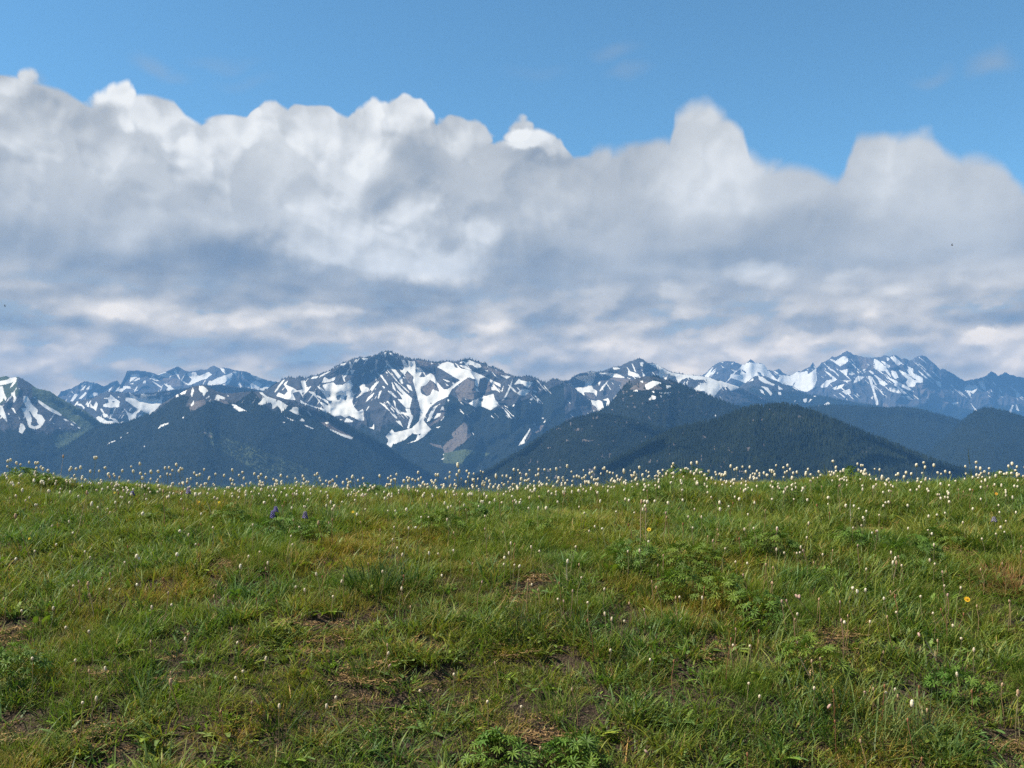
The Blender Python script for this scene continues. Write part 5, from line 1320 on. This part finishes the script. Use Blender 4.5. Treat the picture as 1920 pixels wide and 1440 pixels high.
# yellow flowers
def yellow(px, py, size, col, lb):
    Y, gap = solve(px, py, .12, 3.0, 9.2)
    x, y, z = [float(q) for q in at(px, py, Y)]
    g = float(ground_z(x, y)); h = z - g
    e = link('yellow_flower', None, label=lb, cat='flower', group='yellow flowers'); e.location = (x, y, g); e.empty_display_size = .03
    V, F, C = tube([(0, 0, -.01), (.005, 0, h * .5), (0, 0, h)], .0011, (.12, .16, .05))
    me = fast_mesh('stem', V, F, False, dict(col=C)); link('stem', me, M_STEM, parent=e)
    P = []
    for k in range(9):
        a = k / 9 * 6.283; s_ = size * .5
        fx, fy = math.cos(a), math.sin(a); w_ = s_ * .36
        V = np.array([(0, 0, 0), (fx * s_ * .6 - fy * w_, fy * s_ * .6 + fx * w_, s_ * .25), (fx * s_, fy * s_, s_ * .2), (fx * s_ * .6 + fy * w_, fy * s_ * .6 - fx * w_, s_ * .25)])
        P.append((V, np.array([(0, 1, 2), (0, 2, 3)]), np.array([np.array(col) * .8, col, np.array(col) * 1.05, col])))
    V, F, C = join(P)
    me = fast_mesh('petals', V, F, False, dict(col=C)); o = link('petals', me, M_PETAL, parent=e); o.location = (0, 0, h); o.rotation_euler = (1.0, -.3, 0)
    V, F, C = head_mesh('t', .8, 3)
    me = fast_mesh('flower_centre', V, F, False, dict(col=C * np.array((1.1, .8, .2)))); o = link('flower_centre', me, M_PETAL, parent=e)
    o.location = (0, 0, h); o.scale = (size * .3,) * 3; o.rotation_euler = (1.0, -.3, 0)
YF = [(1813, 1124, .030, (.85, .50, .03), 'large orange yellow flower alone in the right meadow'), (1217, 993, .026, (.80, .58, .05), 'yellow flower beside the pair of tall dry stalks'),
      (1868, 926, .022, (.80, .42, .05), 'small orange flower under the crest at the far right'), (411, 942, .018, (.78, .62, .05), 'small yellow flower on a curved stem, upper left'),
      (374, 941, .014, (.75, .58, .06), 'tiny yellow flower left of the curved stem one'), (662, 960, .018, (.80, .60, .05), 'yellow flower next to a white bistort, left of centre'),
      (215, 924, .016, (.75, .62, .06), 'tiny yellow flower just under the crest at left'), (55, 1010, .014, (.78, .60, .05), 'tiny yellow flower low near the left edge')]
for q in YF: yellow(*q)

# dry stalks that stand out
def stalk(p0, p1, w, col, lb, bud=True):
    """p0 = tip, p1 = foot, both in photograph pixels"""
    Y, gap = solve(p1[0], min(p1[1], 1430), .03, 3.0, 9.0)
    fx, fy, fz = [float(q) for q in at(p1[0], p1[1], Y)]
    x, y, z = [float(q) for q in at(p0[0], p0[1], Y - .03)]
    g = float(ground_z(fx, fy))
    e = link('dry_stalk', None, label=lb, cat='stalk', group='dry stalks in the meadow'); e.location = (fx, fy, g); e.empty_display_size = .03
    dx, dz = x - fx, z - g
    P = [(0, 0, -.01), (dx * .3 + .004, 0, dz * .33), (dx * .64, -.01, dz * .68), (dx, -.03, dz)]
    V, F, C = tube(P, [w, w * .9, w * .8, w * .6], [tuple(q * .75 for q in col), col, col, tuple(min(q * 1.15, .8) for q in col)])
    me = fast_mesh('stem', V, F, False, dict(col=C)); link('stem', me, M_STEM, parent=e)
    if bud:
        o = link('flower_head', HEADS['t', 'long', 0][0], parent=e); o.location = P[-1]; o.scale = (w * 5.5,) * 3
    else:
        V, F, C = blades(np.random.default_rng(int(p0[0])), 5, .002, .05, .003, .6, .8, [col], 2)
        me = fast_mesh('dry_leaf', V, F, False, dict(col=C)); o = link('dry_leaf', me, M_STRAW, parent=e); o.location = (P[1][0], P[1][1], P[1][2])
TAN = (.42, .32, .19); RDB = (.30, .15, .085); PAL = (.52, .46, .34)
for q in [((118.5, 859), (109, 899), .0024, (.40, .37, .33), 'grey bare stalk leaning right above the crest, far left', True),
          ((206, 898), (219, 962), .0020, TAN, 'tan stalk leaning left below the crest, left of the violet lupine', True), ((163, 928), (140, 1005), .0024, TAN, 'long tan stalk slanting down left in the upper left meadow', True),
          ((29, 973), (64, 1073), .0026, (.34, .22, .10), 'long brown stalk slanting down right near the left edge', True), ((306, 925), (307, 990), .0022, RDB, 'upright reddish stalk left of the violet lupine', True),
          ((388, 941), (399, 971), .0022, PAL, 'short pale stalk slanting right of the small yellow flower', False), ((1203, 946), (1199, 1025), .0026, TAN, 'left one of two tall parallel tan stalks', True),
          ((1211, 960), (1210, 1028), .0024, TAN, 'right one of two tall parallel tan stalks', True), ((1595, 936), (1595, 980), .0022, PAL, 'thin pale upright stalk in the right upper meadow', False),
          ((1574, 930), (1577, 975), .0020, TAN, 'tan stalk just left of the thin pale upright one', False), ((1681, 1060), (1672, 1105), .0022, TAN, 'tan stalk under a white bistort in the right meadow', True),
          ((665, 894), (667, 938), .0018, PAL, 'pale stalk crossing the crest left of centre', False), ((597, 985), (606, 1018), .0024, RDB, 'reddish stalk slanting right of the lilac lupine spike', True),
          ((1062, 1058), (1063, 1095), .0020, PAL, 'pale stalk under a tall white bistort near the centre', False), ((1500, 1232), (1525, 1282), .0028, (.55, .40, .30), 'pinkish curved stalk in the lower right meadow', False),
          ((1735, 1200), (1760, 1245), .0024, PAL, 'pale bent stalk hanging right of a pink bistort head', False), ((320, 1285), (340, 1355), .0024, RDB, 'reddish brown stalk in the lower left meadow', True),
          ((165, 1100), (175, 1170), .0022, TAN, 'tan stalk leaning right in the left middle meadow', True), ((1715, 1325), (1735, 1350), .0024, PAL, 'pale stalk under the cream bistort at lower right', False),
          ((1909, 1305), (1912, 1380), .0022, (.36, .30, .16), 'olive stalk with a cream tip by the lower right edge', True)]:
    stalk(*q)

# tall grass head at the right above the crest
def seed_grass(px0, py0, px1, py1, lb, w=.010):
    Y, gap = solve(px1, py1, .08, 3.0, 9.0)
    fx, fy, _ = [float(q) for q in at(px1, py1, Y)]; x, y, z = [float(q) for q in at(px0, py0, Y)]
    g = float(ground_z(fx, fy)); dx, h = x - fx, z - g
    e = link('seed_grass', None, label=lb, cat='grass stem', group='grass stems above the crest'); e.location = (fx, fy, g); e.empty_display_size = .03
    V, F, C = tube([(0, 0, -.01), (dx * .4, 0, h * .4), (dx * .8, 0, h * .8), (dx, 0, h)], [.0016, .0014, .001, .0005], (.14, .17, .08))
    me = fast_mesh('stem', V, F, False, dict(col=C)); link('stem', me, M_STEM, parent=e)
    r_ = np.random.default_rng(2); P = []
    for i in range(46):
        t_ = i / 46; a = i * 2.4; zz = h * (.62 + .38 * t_); w_ = w * (1 - t_) ** .6 * .6 + .001
        V = np.array([(0, 0, 0), (.0015, 0, .006), (w_ * math.cos(a), w_ * math.sin(a), .012), (-.0015, 0, .006)]) + np.array((dx * (.62 + .38 * t_), 0, zz))
        P.append((V, np.array([(0, 1, 2), (0, 2, 3)]), np.array([(.12, .14, .07)] * 4) * (.7 + .7 * r_.random())))
    V, F, C = join(P); me = fast_mesh('seed_head', V, F, False, dict(col=C)); link('seed_head', me, M_STEM, parent=e)
    V, F, C = blades(r_, 4, .004, h * .55, .004, .2, .5, GRN, 4); me = fast_mesh('blade', V, F, False, dict(col=C)); link('blade', me, M_GRASS, parent=e)
seed_grass(1815, 842, 1822, 900, 'tall green grass head standing highest above the crest at right', .013)
seed_grass(1545, 872, 1552, 905, 'thin grass stems leaning left above the crest bulge')
seed_grass(1330, 876, 1322, 905, 'thin grass stem leaning right beside the crest mound', .006)

# dark tufts of coarse grass, each standing alone
TU = [(700, 1090, .17, .26, 210, DRK, 'large dark green grass tuft left of centre'), (760, 1085, .12, .22, 110, DRK + GRN[4:], 'narrow dark grass tuft right of the large one, left of centre'), (975, 1190, .13, .19, 110, DRK, 'dark spreading grass tuft just below centre'),
      (1085, 1180, .09, .19, 60, DRK + BLU[:1], 'thin dark grass tuft right of the spreading one below centre'), (1620, 1370, .22, .24, 240, DRK * 2 + BLU, 'tall blue green grass tuft at the lower right'), (1750, 1390, .18, .22, 160, DRK + BLU, 'coarse grass tuft right of the tall one, lower right'),
      (525, 1350, .10, .20, 80, DRK, 'upright dark grass tuft in the lower left meadow'), (275, 1290, .11, .15, 80, DRK + BLU, 'low grass tuft in the left of near meadow'), (1180, 1060, .08, .18, 70, BLU, 'blue green grass tuft left of the largest lupine'),
      (60, 1290, .12, .14, 80, DRK, 'dark grass tuft by the left edge below the lupine'), (1390, 1260, .12, .16, 90, GRN, 'green grass tuft right of centre in near meadow'), (1712, 1170, .09, .15, 60, DRK, 'short very dark grass tuft in the right middle meadow'),
      (1455, 950, .06, .16, 50, DRK + BLU, 'slim dark grass tuft under the crest right of the mound'), (1870, 1085, .20, .13, 230, RED, 'rust red dried grass tuft at the right edge'), (1905, 1095, .14, .12, 140, RED, 'second rust red tuft cut by the right edge'),
      (545, 1060, .14, .13, 110, OLV, 'soft olive grass tuft left of the large dark tuft'), (820, 1165, .15, .13, 160, OLV, 'brownish olive grass tuft left of the dark centre one'), (1640, 1100, .14, .14, 120, GRN, 'feathery grass tuft in the right middle meadow'),
      (1050, 1330, .10, .17, 80, GRN, 'upright grass tuft near the bottom right of centre'), (690, 1250, .10, .14, 80, DRK + GRN, 'small dark grass tuft lower left of centre')]
for (px, py, R_, h, n, cols, lb) in TU:
    x, y, g = ground_at_px(px, min(py, 1436))
    rr_ = np.random.default_rng(int(px * 3 + py))
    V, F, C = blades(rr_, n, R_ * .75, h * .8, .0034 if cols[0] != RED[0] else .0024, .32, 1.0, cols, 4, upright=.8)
    gz = ground_z(V[:, 0] + x, V[:, 1] + y) - g
    V[:, 2] += gz - .006
    me = fast_mesh('grass_tuft', V, F, False, dict(col=C))
    o = link('grass_tuft', me, M_GRASS, label=lb, cat='grass tuft', group='coarse grass tufts')
    o.location = (x, y, g)

# two flying insects against the clouds
def insect(px, py, Y, s, lb):
    m, t = new_mat('insect_body'); finish(t, principled(t, (.02, .02, .02), .6, .3).outputs[0])
    x, y, z = [float(q) for q in at(px, py, Y)]
    e = link('flying_insect', None, label=lb, cat='insect'); e.location = (x, y, z); e.empty_display_size = .01
    V, F, C = head_mesh('b', 2.4, 5); V = V * s; V = np.stack([V[:, 2] - s, V[:, 1], V[:, 0]], -1)
    link('body', fast_mesh('body', V, F), m, parent=e)
    for sg in (-1, 1):
        V = np.array([(0, 0, .3 * s), (-.6 * s, sg * .4 * s, 1.2 * s), (.1 * s, sg * 1.2 * s, 2.2 * s), (.5 * s, sg * .5 * s, 1.2 * s)])
        link('wing', fast_mesh('wing', V, np.array([(0, 1, 2), (0, 2, 3)])), m, parent=e)
insect(1785, 460, 3.0, .0028, 'dark flying insect against the grey cloud at right')
insect(9, 574, 3.2, .0028, 'dark flying insect against the cloud at the left edge')
